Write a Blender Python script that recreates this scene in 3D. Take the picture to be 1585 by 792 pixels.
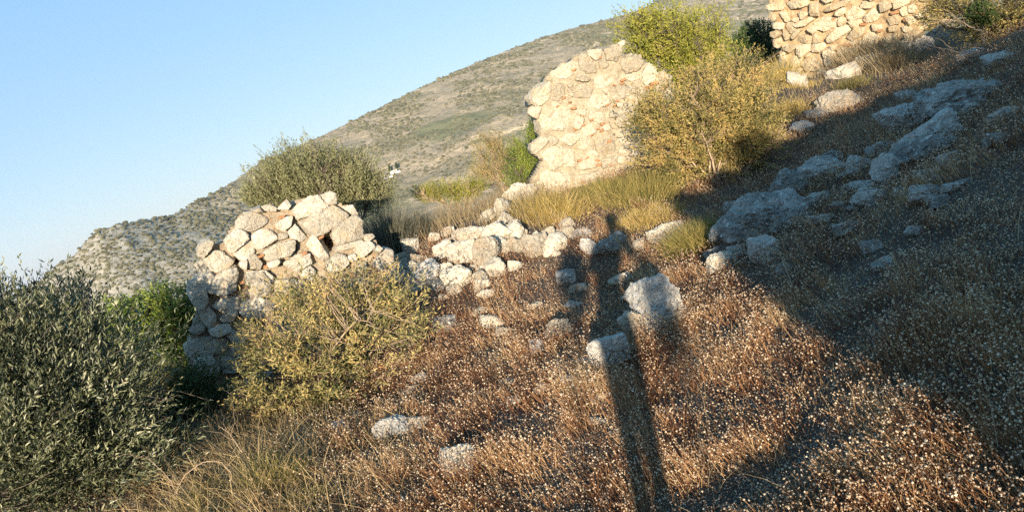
import bpy, bmesh, math, random
import numpy as np
from mathutils import Matrix, Vector
random.seed(7); RNG = np.random.default_rng(7)
for o in list(bpy.data.objects): bpy.data.objects.remove(o)
S = bpy.context.scene; COL = S.collection
# ------------------------------------------------------------------ camera, sky, sun
W0, H0, F0 = 1585., 792., 1145.
CAM = np.array([0., 0., 1.6]); ROLL = math.radians(17); PITCH = math.radians(9.2)
fwd = np.array([0, math.cos(PITCH), -math.sin(PITCH)])
rt0 = np.array([1., 0, 0]); up0 = np.array([0, math.sin(PITCH), math.cos(PITCH)])
cup = math.cos(ROLL)*up0 + math.sin(ROLL)*rt0
crt = math.cos(ROLL)*rt0 - math.sin(ROLL)*up0
cd = bpy.data.cameras.new('camera'); cam = bpy.data.objects.new('camera', cd); COL.objects.link(cam)
M = Matrix(((crt[0], cup[0], -fwd[0], CAM[0]), (crt[1], cup[1], -fwd[1], CAM[1]), (crt[2], cup[2], -fwd[2], CAM[2]), (0, 0, 0, 1)))
cam.matrix_world = M
cd.sensor_fit = 'HORIZONTAL'; cd.sensor_width = 36; cd.lens = 36*F0/W0; cd.clip_start = .05; cd.clip_end = 20000
S.camera = cam

def ray(px, py):
    px = np.asarray(px, float); py = np.asarray(py, float)
    d = fwd[None]*F0 + crt[None]*(px.reshape(-1, 1)-W0/2) - cup[None]*(py.reshape(-1, 1)-H0/2)
    return d/np.linalg.norm(d, axis=1, keepdims=True)
def at(px, py, r):
    d = ray(px, py)[0]; return CAM + d*(r/math.hypot(d[0], d[1]))
def topix(P):
    q = np.asarray(P)-CAM; z = q@fwd; z = np.where(z < .05, .05, z)
    return W0/2 + F0*(q@crt)/z, H0/2 - F0*(q@cup)/z, q@fwd

SUN = ray(938, 340)[0]                                   # direction the light travels
SUN_EL = math.asin(-SUN[2]); SUN_AZ = math.atan2(-SUN[0], -SUN[1])
w = bpy.data.worlds.new("World"); S.world = w; w.use_nodes = True
nt = w.node_tree; nt.nodes.clear()
sky = nt.nodes.new('ShaderNodeTexSky'); sky.sky_type = 'NISHITA'; sky.sun_disc = False
sky.sun_elevation = SUN_EL; sky.sun_rotation = SUN_AZ; sky.altitude = 200
sky.air_density = 1.0; sky.dust_density = .3; sky.ozone_density = 2.2
bg = nt.nodes.new('ShaderNodeBackground'); bg.inputs[1].default_value = .14
out = nt.nodes.new('ShaderNodeOutputWorld')
tc = nt.nodes.new('ShaderNodeTexCoord'); sx_ = nt.nodes.new('ShaderNodeSeparateXYZ'); nt.links.new(tc.outputs['Generated'], sx_.inputs[0])
rp = nt.nodes.new('ShaderNodeValToRGB'); rp.color_ramp.elements[0].position = 0; rp.color_ramp.elements[0].color = (.52, .65, .87, 1); rp.color_ramp.elements[1].position = .5; rp.color_ramp.elements[1].color = (.20, .585, .98, 1)
nt.links.new(sx_.outputs[2], rp.inputs[0])
ml = nt.nodes.new('ShaderNodeVectorMath'); ml.operation = 'SCALE'; ml.inputs['Scale'].default_value = 2.65; nt.links.new(rp.outputs[0], ml.inputs[0])
mxs = nt.nodes.new('ShaderNodeMix'); mxs.data_type = 'RGBA'; mxs.inputs[0].default_value = .78; nt.links.new(sky.outputs[0], mxs.inputs[6]); nt.links.new(ml.outputs[0], mxs.inputs[7])
nt.links.new(mxs.outputs[2], bg.inputs[0]); nt.links.new(bg.outputs[0], out.inputs[0])
sl = bpy.data.lights.new('sun', 'SUN'); sl.energy = 5.; sl.angle = math.radians(.6); sl.color = (1, .85, .65)
so = bpy.data.objects.new('sun', sl); COL.objects.link(so)
so.rotation_euler = Vector(SUN).to_track_quat('-Z', 'Y').to_euler(); so.location = (0, -20, 20)
S.view_settings.view_transform = 'Standard'; S.view_settings.look = 'None'
S.view_settings.exposure = 1.35; S.view_settings.gamma = 1; S.view_settings.use_curve_mapping = False
S.cycles.max_bounces = 5; S.cycles.diffuse_bounces = 3; S.cycles.glossy_bounces = 2; S.cycles.transmission_bounces = 3
S.cycles.transparent_max_bounces = 6; S.cycles.use_denoising = False

# ------------------------------------------------------------------ numeric helpers
_perm = np.random.default_rng(3).permutation(256); _perm = np.concatenate([_perm, _perm])
_grad = np.random.default_rng(4).normal(size=(256, 3)); _grad /= np.linalg.norm(_grad, axis=1, keepdims=True)
def perlin(P):
    P = np.asarray(P, float); i = np.floor(P).astype(int); f = P-i; u = f*f*f*(f*(f*6-15)+10); i &= 255
    def g(a, b, c):
        h = _perm[_perm[_perm[(i[:, 0]+a) & 255]+((i[:, 1]+b) & 255)]+((i[:, 2]+c) & 255)]
        return np.einsum('ij,ij->i', _grad[h], f-np.array([a, b, c]))
    L = lambda a, b, t: a+(b-a)*t
    x = [[L(g(0, b, c), g(1, b, c), u[:, 0]) for b in (0, 1)] for c in (0, 1)]
    return L(L(x[0][0], x[0][1], u[:, 1]), L(x[1][0], x[1][1], u[:, 1]), u[:, 2])*1.6
def fbm(P, oct=4, gain=.5):
    P = np.asarray(P, float); s = 0; a = 1
    for k in range(oct): s = s+a*perlin(P*(2.03**k)+17.3*k); a *= gain
    return s
def fbm2(x, y, f, oct=4, o=0): return fbm(np.stack([np.ravel(x)*f, np.ravel(y)*f, np.full(np.size(x), 5.1+o)], 1), oct)
def sstep(a, b, x): t = np.clip((x-a)/(b-a), 0, 1); return t*t*(3-2*t)

# near terrain: (pixel, pixel, horizontal range) of bare ground read from the photograph
CP = [(1585, 792, 2.5), (1300, 792, 2.8), (1000, 792, 3.25), (792, 792, 3.5), (600, 792, 3.9), (420, 792, 4.3), (250, 792, 4.9), (0, 792, 6.0),
      (1585, 600, 3.1), (1300, 600, 3.6), (1100, 600, 4.1), (950, 560, 4.7), (800, 620, 4.6), (700, 700, 4.3), (500, 690, 5.2),
      (1585, 400, 4.3), (1400, 420, 4.8), (1300, 330, 6.1), (1200, 420, 5.4), (1080, 400, 6.9), (1040, 500, 5.5), (937, 385, 7.8), (860, 520, 5.9),
      (700, 480, 7.0), (600, 600, 6.0), (430, 600, 7.0), (330, 620, 7.3), (180, 640, 7.6), (760, 440, 7.3),
      (850, 370, 8.2), (760, 350, 8.6), (690, 360, 8.7), (620, 380, 8.6), (900, 300, 10.0), (1000, 300, 9.4), (1080, 290, 9.2), (1180, 290, 8.8),
      (1585, 200, 6.8), (1480, 200, 8.0), (1400, 190, 9.6), (1250, 170, 12.0), (1330, 100, 16), (1230, 125, 15.2), (1150, 150, 13), (1585, 100, 8.8), (1480, 95, 13),
      (1400, 100, 14.5), (1585, 40, 12), (1340, 200, 9.6), (1280, 260, 8.2)]
C3 = np.array([at(*c) for c in CP])
extra = np.array([(0, 0, 0), (2, 0, .02), (-2, 0, -.05), (0, -3, 0), (4, -3, .1), (-4, -3, -.2), (-6, 2, -.3), (-10, 8, -1.1), (8, 2, .6), (12, 8, 1.1), (0, -9, .1),
                  (9, -8, .6), (-9, -8, -.4), (16, 16, 1.2), (-6, 10, -.35), (-3, 11, -.1), (0, 13, .35), (4, 16, .55), (20, 0, 1.6), (-18, 0, -2), (9, 22, .4), (-14, 14, -2.2)], float)
C3 = np.vstack([C3, extra])
def _phi(r2): return np.where(r2 > 1e-9, .5*r2*np.log(np.maximum(r2, 1e-9)), 0)
_n = len(C3); _A = np.zeros((_n+3, _n+3)); _d = ((C3[:, None, :2]-C3[None, :, :2])**2).sum(2)
_A[:_n, :_n] = _phi(_d)+np.eye(_n)*.35; _A[:_n, _n] = 1; _A[:_n, _n+1:] = C3[:, :2]; _A[_n, :_n] = 1; _A[_n+1:, :_n] = C3[:, :2].T
_wt = np.linalg.solve(_A, np.concatenate([C3[:, 2], [0, 0, 0]]))
def rbf(x, y):
    r2 = (x[:, None]-C3[None, :, 0])**2+(y[:, None]-C3[None, :, 1])**2
    return _phi(r2)@_wt[:_n]+_wt[_n]+x*_wt[_n+1]+y*_wt[_n+2]
# ridge line of the mountain across the valley, as azimuth -> elevation angle
RP = [(-250, 640), (-120, 545), (-60, 505), (0, 470), (60, 432), (110, 395), (150, 355), (185, 345), (265, 332), (310, 308), (360, 280), (400, 252), (480, 218), (580, 170),
      (650, 135), (730, 100), (800, 72), (880, 45), (960, 25), (1000, 12), (1020, -3), (1200, -40), (1400, -70), (1700, -60), (2300, 60)]
_rd = ray([p[0] for p in RP], [p[1] for p in RP])
R_AZ = np.degrees(np.arctan2(_rd[:, 0], _rd[:, 1])); R_EL = np.arctan2(_rd[:, 2], np.hypot(_rd[:, 0], _rd[:, 1]))
R_D = np.array([470, 480, 485, 490, 495, 500, 505, 510, 535, 560, 600, 650, 760, 840, 900, 960, 1020, 1090, 1160, 1200, 1260, 1400, 1500, 1500, 1500.])
VAL = -75.; HAZE = .00008
def H(x, y):
    x = np.asarray(x, float).ravel(); y = np.asarray(y, float).ravel(); r = np.hypot(x, y); az = np.degrees(np.arctan2(x, y))
    k = np.minimum(1, 20/np.maximum(r, 1e-6)); z = rbf(x*k, y*k)
    z += .05*fbm2(x, y, .9, 3)*sstep(1, 4, r)+.018*fbm2(x, y, 5, 2, 3)
    rim = np.interp(az, [-180, -90, -50, -10, 5, 20, 32, 60, 120, 180], [14, 12, 10.5, 11, 13.5, 17, 19, 24, 60, 60])
    t = np.maximum(r-rim, 0); zn = z-np.minimum(t*t*.05, t*.55-.3+.0*t)*(t > 0)
    zn = np.where(t > 6, z-(6*6*.05)-(t-6)*.42, z-t*t*.05)
    front = 1-sstep(95, 130, np.abs(az))
    zn = np.maximum(zn, VAL+3*fbm2(x, y, .01, 3, 7)); zn = zn*front+np.minimum(z, .3)*(1-front)
    # mountain
    Rr = np.interp(az, R_AZ, R_D); el = np.interp(az, R_AZ, R_EL); zR = Rr*np.tan(el)+1.6
    Rf = Rr*np.interp(az, [-35, -20, 0], [.80, .62, .35]); s = (r-Rf)/(Rr-Rf); sc = np.clip(s, 0, 1)
    zm = VAL+(zR-VAL)*(sc**1.15*(1.12-.12*sc))
    rel = fbm2(x, y, .008, 3, 11)*9+fbm2(x, y, .05, 3, 13)*1.8
    zm = zm+rel*np.sin(np.pi*np.clip(sc, 0, 1))**.7*.75+fbm2(x, y, .12, 2, 15)*1.0*sc
    zm = np.where(s > 1, zR-(s-1)*(zR-VAL)*1.3-(s-1)**2*500, zm); zm = np.maximum(zm, VAL-25)
    b = sstep(110, 190, r)*front
    return zn*(1-b)+zm*b
def Hs(x, y): return float(H([x], [y])[0])
def hit(px, py, rmax=40):
    d = ray(px, py)[0]; hr = math.hypot(d[0], d[1]); r = np.arange(1.2, rmax, .03); t = r/hr
    P = CAM+d*t[:, None]; below = P[:, 2] < H(P[:, 0], P[:, 1])
    if not below.any(): return None
    return r[np.argmax(below)]

# ------------------------------------------------------------------ mesh / object helpers
def mesh_np(name, V, Fq=None, Ft=None, smooth=False, attr=None, origin=None):
    V = np.asarray(V, np.float64)
    if origin is not None: V = V-np.asarray(origin)
    loops = []; tot = []
    if Ft is not None and len(Ft): loops.append(np.asarray(Ft).ravel()); tot.append(np.full(len(Ft), 3))
    if Fq is not None and len(Fq): loops.append(np.asarray(Fq).ravel()); tot.append(np.full(len(Fq), 4))
    loops = np.concatenate(loops).astype(np.int32); tot = np.concatenate(tot).astype(np.int32)
    me = bpy.data.meshes.new(name); me.vertices.add(len(V)); me.vertices.foreach_set('co', V.astype(np.float32).ravel())
    me.loops.add(len(loops)); me.loops.foreach_set('vertex_index', loops)
    me.polygons.add(len(tot)); st = np.concatenate([[0], np.cumsum(tot)[:-1]]).astype(np.int32)
    me.polygons.foreach_set('loop_start', st)
    me.polygons.foreach_set('use_smooth', np.full(len(tot), smooth))
    if attr is not None:
        a = me.attributes.new('tint', 'FLOAT', 'POINT'); a.data.foreach_set('value', np.asarray(attr, np.float32))
    me.update(calc_edges=True); me.validate(); return me
def obj(name, me, mat, parent=None, origin=None):
    o = bpy.data.objects.new(name, me); COL.objects.link(o)
    if mat is not None: me.materials.append(mat)
    if parent is not None: o.parent = parent
    elif origin is not None: o.location = origin
    return o
def tag(o, label=None, cat=None, group=None, kind=None):
    if label: o['label'] = label
    if cat: o['category'] = cat
    if group: o['group'] = group
    if kind: o['kind'] = kind
    return o
def thing(name, label, cat, loc, group=None, kind=None):
    o = bpy.data.objects.new(name, None); COL.objects.link(o); o.location = loc; o.empty_display_size = .1
    return tag(o, label, cat, group, kind)

# ------------------------------------------------------------------ materials
def mat_base(name):
    m = bpy.data.materials.new(name); m.use_nodes = True; t = m.node_tree; t.nodes.clear()
    o = t.nodes.new('ShaderNodeOutputMaterial'); b = t.nodes.new('ShaderNodeBsdfPrincipled'); t.links.new(b.outputs[0], o.inputs[0])
    return m, t, b, o
def N(t, ty, **k):
    n = t.nodes.new(ty)
    for a, v in k.items():
        if a.startswith('i_'): n.inputs[a[2:].replace('_', ' ')].default_value = v
        else: setattr(n, a, v)
    return n
def ramp(t, fac, stops, interp='LINEAR'):
    r = t.nodes.new('ShaderNodeValToRGB'); r.color_ramp.interpolation = interp; e = r.color_ramp.elements
    while len(e) > 1: e.remove(e[0])
    e[0].position = stops[0][0]; e[0].color = (*stops[0][1], 1)
    for p, c in stops[1:]: x = e.new(p); x.color = (*c, 1)
    t.links.new(fac, r.inputs[0]); return r.outputs[0]
def mix(t, f, a, b, mode='MIX'):
    m = t.nodes.new('ShaderNodeMix'); m.data_type = 'RGBA'; m.blend_type = mode
    for s, v in ((m.inputs[0], f), (m.inputs[6], a), (m.inputs[7], b)):
        if hasattr(v, 'is_linked'): t.links.new(v, s)
        else: s.default_value = v if not isinstance(v, tuple) else (*v, 1)
    return m.outputs[2]
def stone_mat(name, c1, c2, stain,  stain_amt=.5, lichen=.3, dark=.4, bump=.5, scale=1., rust=0.):
    c1 = tuple(v*.8 for v in c1); c2 = tuple(v*.8 for v in c2); stain = tuple(v*.8 for v in stain)
    m, t, b, o = mat_base(name); g = N(t, 'ShaderNodeNewGeometry'); oi = N(t, 'ShaderNodeObjectInfo')
    mp = N(t, 'ShaderNodeVectorMath', operation='ADD'); t.links.new(g.outputs['Position'], mp.inputs[0])
    sc = N(t, 'ShaderNodeVectorMath', operation='SCALE'); t.links.new(oi.outputs['Location'], sc.inputs[0]); sc.inputs['Scale'].default_value = 3.1
    t.links.new(sc.outputs[0], mp.inputs[1]); P = mp.outputs[0]
    def nz(s, d=6, r=.6):
        n = N(t, 'ShaderNodeTexNoise', i_Scale=s*scale, i_Detail=float(d), i_Roughness=r); t.links.new(P, n.inputs['Vector']); return n.outputs['Fac']
    big = nz(3.5); mid = nz(11); fine = nz(60, 4, .7)
    rnd = N(t, 'ShaderNodeMath', operation='MULTIPLY_ADD'); t.links.new(oi.outputs['Random'], rnd.inputs[0]); rnd.inputs[1].default_value = .5; t.links.new(big, rnd.inputs[2])
    ma = N(t, 'ShaderNodeMath', operation='SUBTRACT'); t.links.new(rnd.outputs[0], ma.inputs[0]); ma.inputs[1].default_value = .25
    col = ramp(t, ma.outputs[0], [(.36, c1), (.62, c2)])
    fr = ramp(t, fine, [(.3, (.62, .62, .62)), (.62, (1.12, 1.12, 1.12))]); col = mix(t, 1., col, fr, 'MULTIPLY')
    sf = ramp(t, mid, [(.52, (0, 0, 0)), (.68, (stain_amt,)*3)]); col = mix(t, sf, col, stain)
    n2 = nz(22, 5, .65); lf = ramp(t, n2, [(.57, (0, 0, 0)), (.63, (lichen,)*3)]); col = mix(t, lf, col, (.62, .61, .57))
    n3 = nz(16, 6, .7); df = ramp(t, n3, [(.34, (dark,)*3), (.44, (0, 0, 0))]); col = mix(t, df, col, (.07, .068, .06))
    if rust:
        n4 = nz(5, 4, .6); rf = ramp(t, n4, [(.58, (0, 0, 0)), (.66, (rust,)*3)]); col = mix(t, rf, col, (.42, .17, .05))
    t.links.new(col, b.inputs['Base Color']); b.inputs['Roughness'].default_value = .93; b.inputs['Specular IOR Level'].default_value = .2
    v = N(t, 'ShaderNodeTexVoronoi', feature='DISTANCE_TO_EDGE', i_Scale=7.*scale)
    wp = N(t, 'ShaderNodeVectorMath', operation='MULTIPLY_ADD'); nn = N(t, 'ShaderNodeTexNoise', i_Scale=6.*scale, i_Detail=4.)
    t.links.new(P, nn.inputs['Vector']); t.links.new(nn.outputs['Color'], wp.inputs[0]); wp.inputs[1].default_value = (.3, .3, .3); t.links.new(P, wp.inputs[2])
    t.links.new(wp.outputs[0], v.inputs['Vector']); ck = ramp(t, v.outputs['Distance'], [(0, (0, 0, 0)), (.035, (1, 1, 1))])
    hs = mix(t, .82, ck, n3, 'MIX'); hs = mix(t, .45, hs, fine, 'MIX')
    bp = N(t, 'ShaderNodeBump', i_Strength=bump, i_Distance=.05); t.links.new(hs, bp.inputs['Height']); t.links.new(bp.outputs[0], b.inputs['Normal'])
    return m
def simple_mat(name, stops, scale=8., rough=.9, bump=.3, dist=.02):
    m, t, b, o = mat_base(name); g = N(t, 'ShaderNodeNewGeometry')
    n = N(t, 'ShaderNodeTexNoise', i_Scale=scale, i_Detail=6., i_Roughness=.65); t.links.new(g.outputs['Position'], n.inputs['Vector'])
    t.links.new(ramp(t, n.outputs['Fac'], stops), b.inputs['Base Color']); b.inputs['Roughness'].default_value = rough; b.inputs['Specular IOR Level'].default_value = .15
    n2 = N(t, 'ShaderNodeTexNoise', i_Scale=scale*5, i_Detail=5., i_Roughness=.7); t.links.new(g.outputs['Position'], n2.inputs['Vector'])
    bp = N(t, 'ShaderNodeBump', i_Strength=bump, i_Distance=dist); t.links.new(n2.outputs['Fac'], bp.inputs['Height']); t.links.new(bp.outputs[0], b.inputs['Normal'])
    return m
def tint_mat(name, stops, trans=.25, rough=.6, spec=.2):
    stops = [(p_, tuple(v*.78 for v in c_)) for p_, c_ in stops]
    m, t, b, o = mat_base(name); a = N(t, 'ShaderNodeAttribute', attribute_name='tint')
    c = ramp(t, a.outputs['Fac'], stops); t.links.new(c, b.inputs['Base Color']); b.inputs['Roughness'].default_value = rough; b.inputs['Specular IOR Level'].default_value = spec
    if trans > 0:
        tr = N(t, 'ShaderNodeBsdfTranslucent'); t.links.new(c, tr.inputs[0]); mx = N(t, 'ShaderNodeMixShader'); mx.inputs[0].default_value = trans
        t.links.new(b.outputs[0], mx.inputs[1]); t.links.new(tr.outputs[0], mx.inputs[2]); t.links.new(mx.outputs[0], o.inputs[0])
    return m
M_cream = stone_mat('wall_limestone', (.50, .45, .36), (.76, .69, .57), (.58, .38, .19), .55, .25, .4, 1.)
M_ruin = stone_mat('mortared_limestone', (.44, .38, .28), (.64, .56, .43), (.54, .38, .19), .5, .2, .45, 1.)
M_far = stone_mat('ochre_limestone', (.50, .40, .26), (.72, .60, .42), (.58, .33, .12), .6, .2, .35, .9)
M_mort = stone_mat('lime_mortar', (.52, .44, .31), (.72, .63, .47), (.56, .38, .18), .5, .2, .3, 1., 1.6)
M_earth = stone_mat('earth_mortar', (.34, .26, .17), (.64, .52, .37), (.50, .27, .11), .6, .1, .6, 1., 2.)
M_ochre = stone_mat('ochre_mortar', (.50, .36, .20), (.70, .55, .35), (.45, .17, .05), .6, .2, .3, .6, 2.)
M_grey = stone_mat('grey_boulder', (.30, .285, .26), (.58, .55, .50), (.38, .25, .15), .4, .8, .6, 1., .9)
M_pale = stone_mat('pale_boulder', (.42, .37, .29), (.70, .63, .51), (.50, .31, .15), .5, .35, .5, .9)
M_brick = simple_mat('brick_shard', [(.3, (.24, .11, .05)), (.7, (.38, .21, .11))], 30.)
M_bark = simple_mat('bark', [(.3, (.06, .045, .035)), (.7, (.20, .16, .12))], 40., .9, .5, .005)
M_twig = simple_mat('dry_wood', [(.3, (.20, .14, .09)), (.7, (.42, .32, .22))], 40., .9, .4, .004)
# soil
def soil():
    m, t, b, o = mat_base('soil'); g = N(t, 'ShaderNodeNewGeometry')
    def nz(s, d=6, r=.65):
        n = N(t, 'ShaderNodeTexNoise', i_Scale=s, i_Detail=float(d), i_Roughness=r); t.links.new(g.outputs['Position'], n.inputs['Vector']); return n.outputs['Fac']
    c = ramp(t, nz(1.2), [(.35, (.026, .018, .013)), (.65, (.075, .048, .032))])
    s = ramp(t, nz(70, 4, .8), [(.56, (0, 0, 0)), (.66, (.85, .85, .85))]); c = mix(t, s, c, (.34, .27, .2))
    t.links.new(c, b.inputs['Base Color']); b.inputs['Roughness'].default_value = 1.
    bp = N(t, 'ShaderNodeBump', i_Strength=.8, i_Distance=.03); t.links.new(nz(40, 6, .7), bp.inputs['Height']); t.links.new(bp.outputs[0], b.inputs['Normal'])
    return m
M_soil = soil()
def hill_mat():
    m, t, b, o = mat_base('hillside'); g = N(t, 'ShaderNodeNewGeometry'); P = g.outputs['Position']
    sep = N(t, 'ShaderNodeSeparateXYZ'); t.links.new(P, sep.inputs[0])
    def nz(s, d=5, r=.6, sc=None, dist=0.):
        n = N(t, 'ShaderNodeTexNoise', i_Scale=s, i_Detail=float(d), i_Roughness=r, i_Distortion=dist)
        if sc is not None:
            mp = N(t, 'ShaderNodeMapping'); mp.inputs['Scale'].default_value = sc; t.links.new(P, mp.inputs['Vector']); t.links.new(mp.outputs[0], n.inputs['Vector'])
        else: t.links.new(P, n.inputs['Vector'])
        return n.outputs['Fac']
    # attribute tint: 0 = rocky spur, 1 = terraced main slope
    at_ = N(t, 'ShaderNodeAttribute', attribute_name='tint').outputs['Fac']
    soilc = ramp(t, nz(.03), [(.35, (.28, .235, .165)), (.6, (.39, .31, .215))])
    rockc = ramp(t, nz(.25), [(.35, (.25, .23, .19)), (.65, (.40, .37, .31))])
    base = mix(t, at_, rockc, soilc)
    sc1 = ramp(t, nz(.30, 6, .75), [(.38, (0, 0, 0)), (.5, (1, 1, 1))])
    scrub = ramp(t, nz(.08), [(.3, (.13, .12, .075)), (.7, (.21, .185, .12))])
    c = mix(t, sc1, scrub, base)
    # terraces: bands that follow the contour
    wv = N(t, 'ShaderNodeMath', operation='MULTIPLY_ADD'); t.links.new(nz(.012, 3), wv.inputs[0]); wv.inputs[1].default_value = 60.; t.links.new(sep.outputs['Z'], wv.inputs[2])
    cb = N(t, 'ShaderNodeCombineXYZ'); t.links.new(wv.outputs[0], cb.inputs[2])
    fx = N(t, 'ShaderNodeMath', operation='MULTIPLY'); t.links.new(sep.outputs['X'], fx.inputs[0]); fx.inputs[1].default_value = .06; t.links.new(fx.outputs[0], cb.inputs[0])
    tn = N(t, 'ShaderNodeTexNoise', i_Scale=.22, i_Detail=3., i_Roughness=.6); t.links.new(cb.outputs[0], tn.inputs['Vector'])
    tb = ramp(t, tn.outputs['Fac'], [(.40, (0, 0, 0)), (.46, (1, 1, 1))]); tb2 = ramp(t, tn.outputs['Fac'], [(.585, (0, 0, 0)), (.61, (1, 1, 1))])
    zone = ramp(t, nz(.0045, 3, .5, (1, 1, 2)), [(.42, (.15, .15, .15)), (.58, (.85, .85, .85))])
    zf = mix(t, 1., zone, at_, 'MULTIPLY')
    inv = mix(t, 1., (1, 1, 1), tb, 'SUBTRACT'); f1 = mix(t, 1., inv, zf, 'MULTIPLY'); c = mix(t, f1, c, (.12, .13, .07))
    f2 = mix(t, 1., tb2, zf, 'MULTIPLY'); c = mix(t, f2, c, (.62, .49, .32))
    fz = ramp(t, nz(.007, 4, .55, (1, 1, 2.5)), [(.55, (0, 0, 0)), (.62, (.75, .75, .75))]); f3 = mix(t, 1., fz, at_, 'MULTIPLY'); c = mix(t, f3, c, (.13, .145, .075))
    t.links.new(c, b.inputs['Base Color']); b.inputs['Roughness'].default_value = 1.; b.inputs['Specular IOR Level'].default_value = 0.
    bp = N(t, 'ShaderNodeBump', i_Strength=1., i_Distance=1.6); t.links.new(nz(.28, 6, .72), bp.inputs['Height']); t.links.new(bp.outputs[0], b.inputs['Normal'])
    return m
M_hill = hill_mat()

# ------------------------------------------------------------------ ground and hills
def polar_sheet(name, rs, azs, mat, tintf=None, closed=False):
    A, Rr = np.meshgrid(np.radians(azs), rs); x = (Rr*np.sin(A)).ravel(); y = (Rr*np.cos(A)).ravel()
    z = np.concatenate([H(x[i:i+40000], y[i:i+40000]) for i in range(0, len(x), 40000)])
    n = len(azs); k = len(rs); i, j = np.meshgrid(np.arange(k-1), np.arange(n if closed else n-1), indexing='ij'); i = i.ravel(); j = j.ravel(); j2 = (j+1) % n
    F = np.stack([i*n+j, (i+1)*n+j, (i+1)*n+j2, i*n+j2], 1)[:, ::-1]
    me = mesh_np(name, np.stack([x, y, z], 1), Fq=F, smooth=True, attr=None if tintf is None else tintf(x, y, z)); return obj(name, me, mat)
rs = np.concatenate([np.arange(.05, 2, .12), np.arange(2, 12, .045), np.geomspace(12, 62, 150)])
g1 = polar_sheet('ground', rs, np.concatenate([np.arange(-46, 50, .32), np.arange(50, 314, 3.)]), M_soil, closed=True); tag(g1, kind='structure')
def tf(x, y, z):
    az = np.degrees(np.arctan2(x, y)); lim = np.interp(np.hypot(x, y), [0, 2000], [-19, -19])
    return sstep(-23, -15, az+fbm2(x, y, .01, 3, 21)*6)
rs = np.concatenate([np.geomspace(61.5, 180, 30), np.linspace(184, 1560, 420), np.geomspace(1600, 2600, 12)])
g2 = polar_sheet('hills', rs, np.concatenate([np.arange(-48, 30, .12), np.arange(30, 312, 4.)]), M_hill, tf, closed=True); tag(g2, kind='structure')

# ------------------------------------------------------------------ rocks
_ico = {}
def ico(k):
    if k not in _ico:
        bm = bmesh.new(); bmesh.ops.create_icosphere(bm, subdivisions=k, radius=1); V = np.array([v.co[:] for v in bm.verts]); Fc = np.array([[v.index for v in f.verts] for f in bm.faces]); bm.free(); _ico[k] = (V, Fc)
    return _ico[k]
def gauge(D, Nn, Dd, p):
    q = np.maximum(D@Nn.T, 0)/Dd[None]; return (q**p).sum(1)**(-1/p)
def rough(V, D, size, seed, a=1.):
    o = seed*7.31; f = 1/size
    d = .07*fbm(V*f*1.6+o, 3)+.045*fbm(V*f*5+o, 4, .6)-.05*np.maximum(0, .12-np.abs(perlin(V*f*2.2+o+9)))/.12
    return V+D*(d*size*a)[:, None]
def karst(V, D, s, seed): return V+D*((.16*np.abs(fbm(V/s*1.9+seed, 3))-.05*np.maximum(0, .1-np.abs(perlin(V/s*4+seed)))/.1)*-s)[:, None]
def boulder_mesh(rx, ry, rz, seed, k=4, basis=np.eye(3), planes=11, p=18):
    r = np.random.default_rng(seed); D, Fc = ico(k); Nn = r.normal(size=(planes, 3)); Nn[:, 2] *= .8; Nn /= np.linalg.norm(Nn, axis=1, keepdims=True); Nn = np.vstack([Nn, np.eye(3), -np.eye(3)])
    Dd = np.concatenate([r.uniform(.72, 1.02, planes), np.full(6, 1.0)]); R = gauge(D, Nn, Dd, p); V = D*R[:, None]
    V = V*np.array([rx, ry, rz]); s = (rx+ry+rz)/3; V = karst(rough(V, D, s, seed, 1.3), D, s, seed*1.7); return V@basis, Fc
RB = np.stack([crt, fwd, cup])                                     # rows: image right, depth, image up
def rock(px, py, rx, ry, label, ang=0., mat=None, r=None, seed=None, name='boulder', cat='rock', group=None, depth=None, sink=.0):
    seed = seed if seed is not None else int(px*3+py)
    if r is None:
        r = hit(px, py+ry*.75) or 12.
    s = r/F0/ math.sqrt(1)*1.04; c = at(px, py, r); dp = depth or .5*(rx+ry)*s*.95
    a = math.radians(ang); b = np.stack([math.cos(a)*crt+math.sin(a)*cup, fwd, -math.sin(a)*crt+math.cos(a)*cup])
    c = c+fwd*dp*.35
    k = 5 if max(rx, ry) > 22 else 4
    V, Fc = boulder_mesh(rx*s*1.08, dp, ry*s*1.1, seed, k, b); V = V+c
    zb = V[:, 2].min(); org = np.array([c[0], c[1], max(zb, Hs(c[0], c[1]))])
    me = mesh_np(name, V, Ft=Fc, smooth=False, origin=org); o = obj(name, me, mat or M_pale, origin=org); tag(o, label, cat, group); ROCKS.append((c, max(rx, ry)*s)); return o
ROCKS = []

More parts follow.
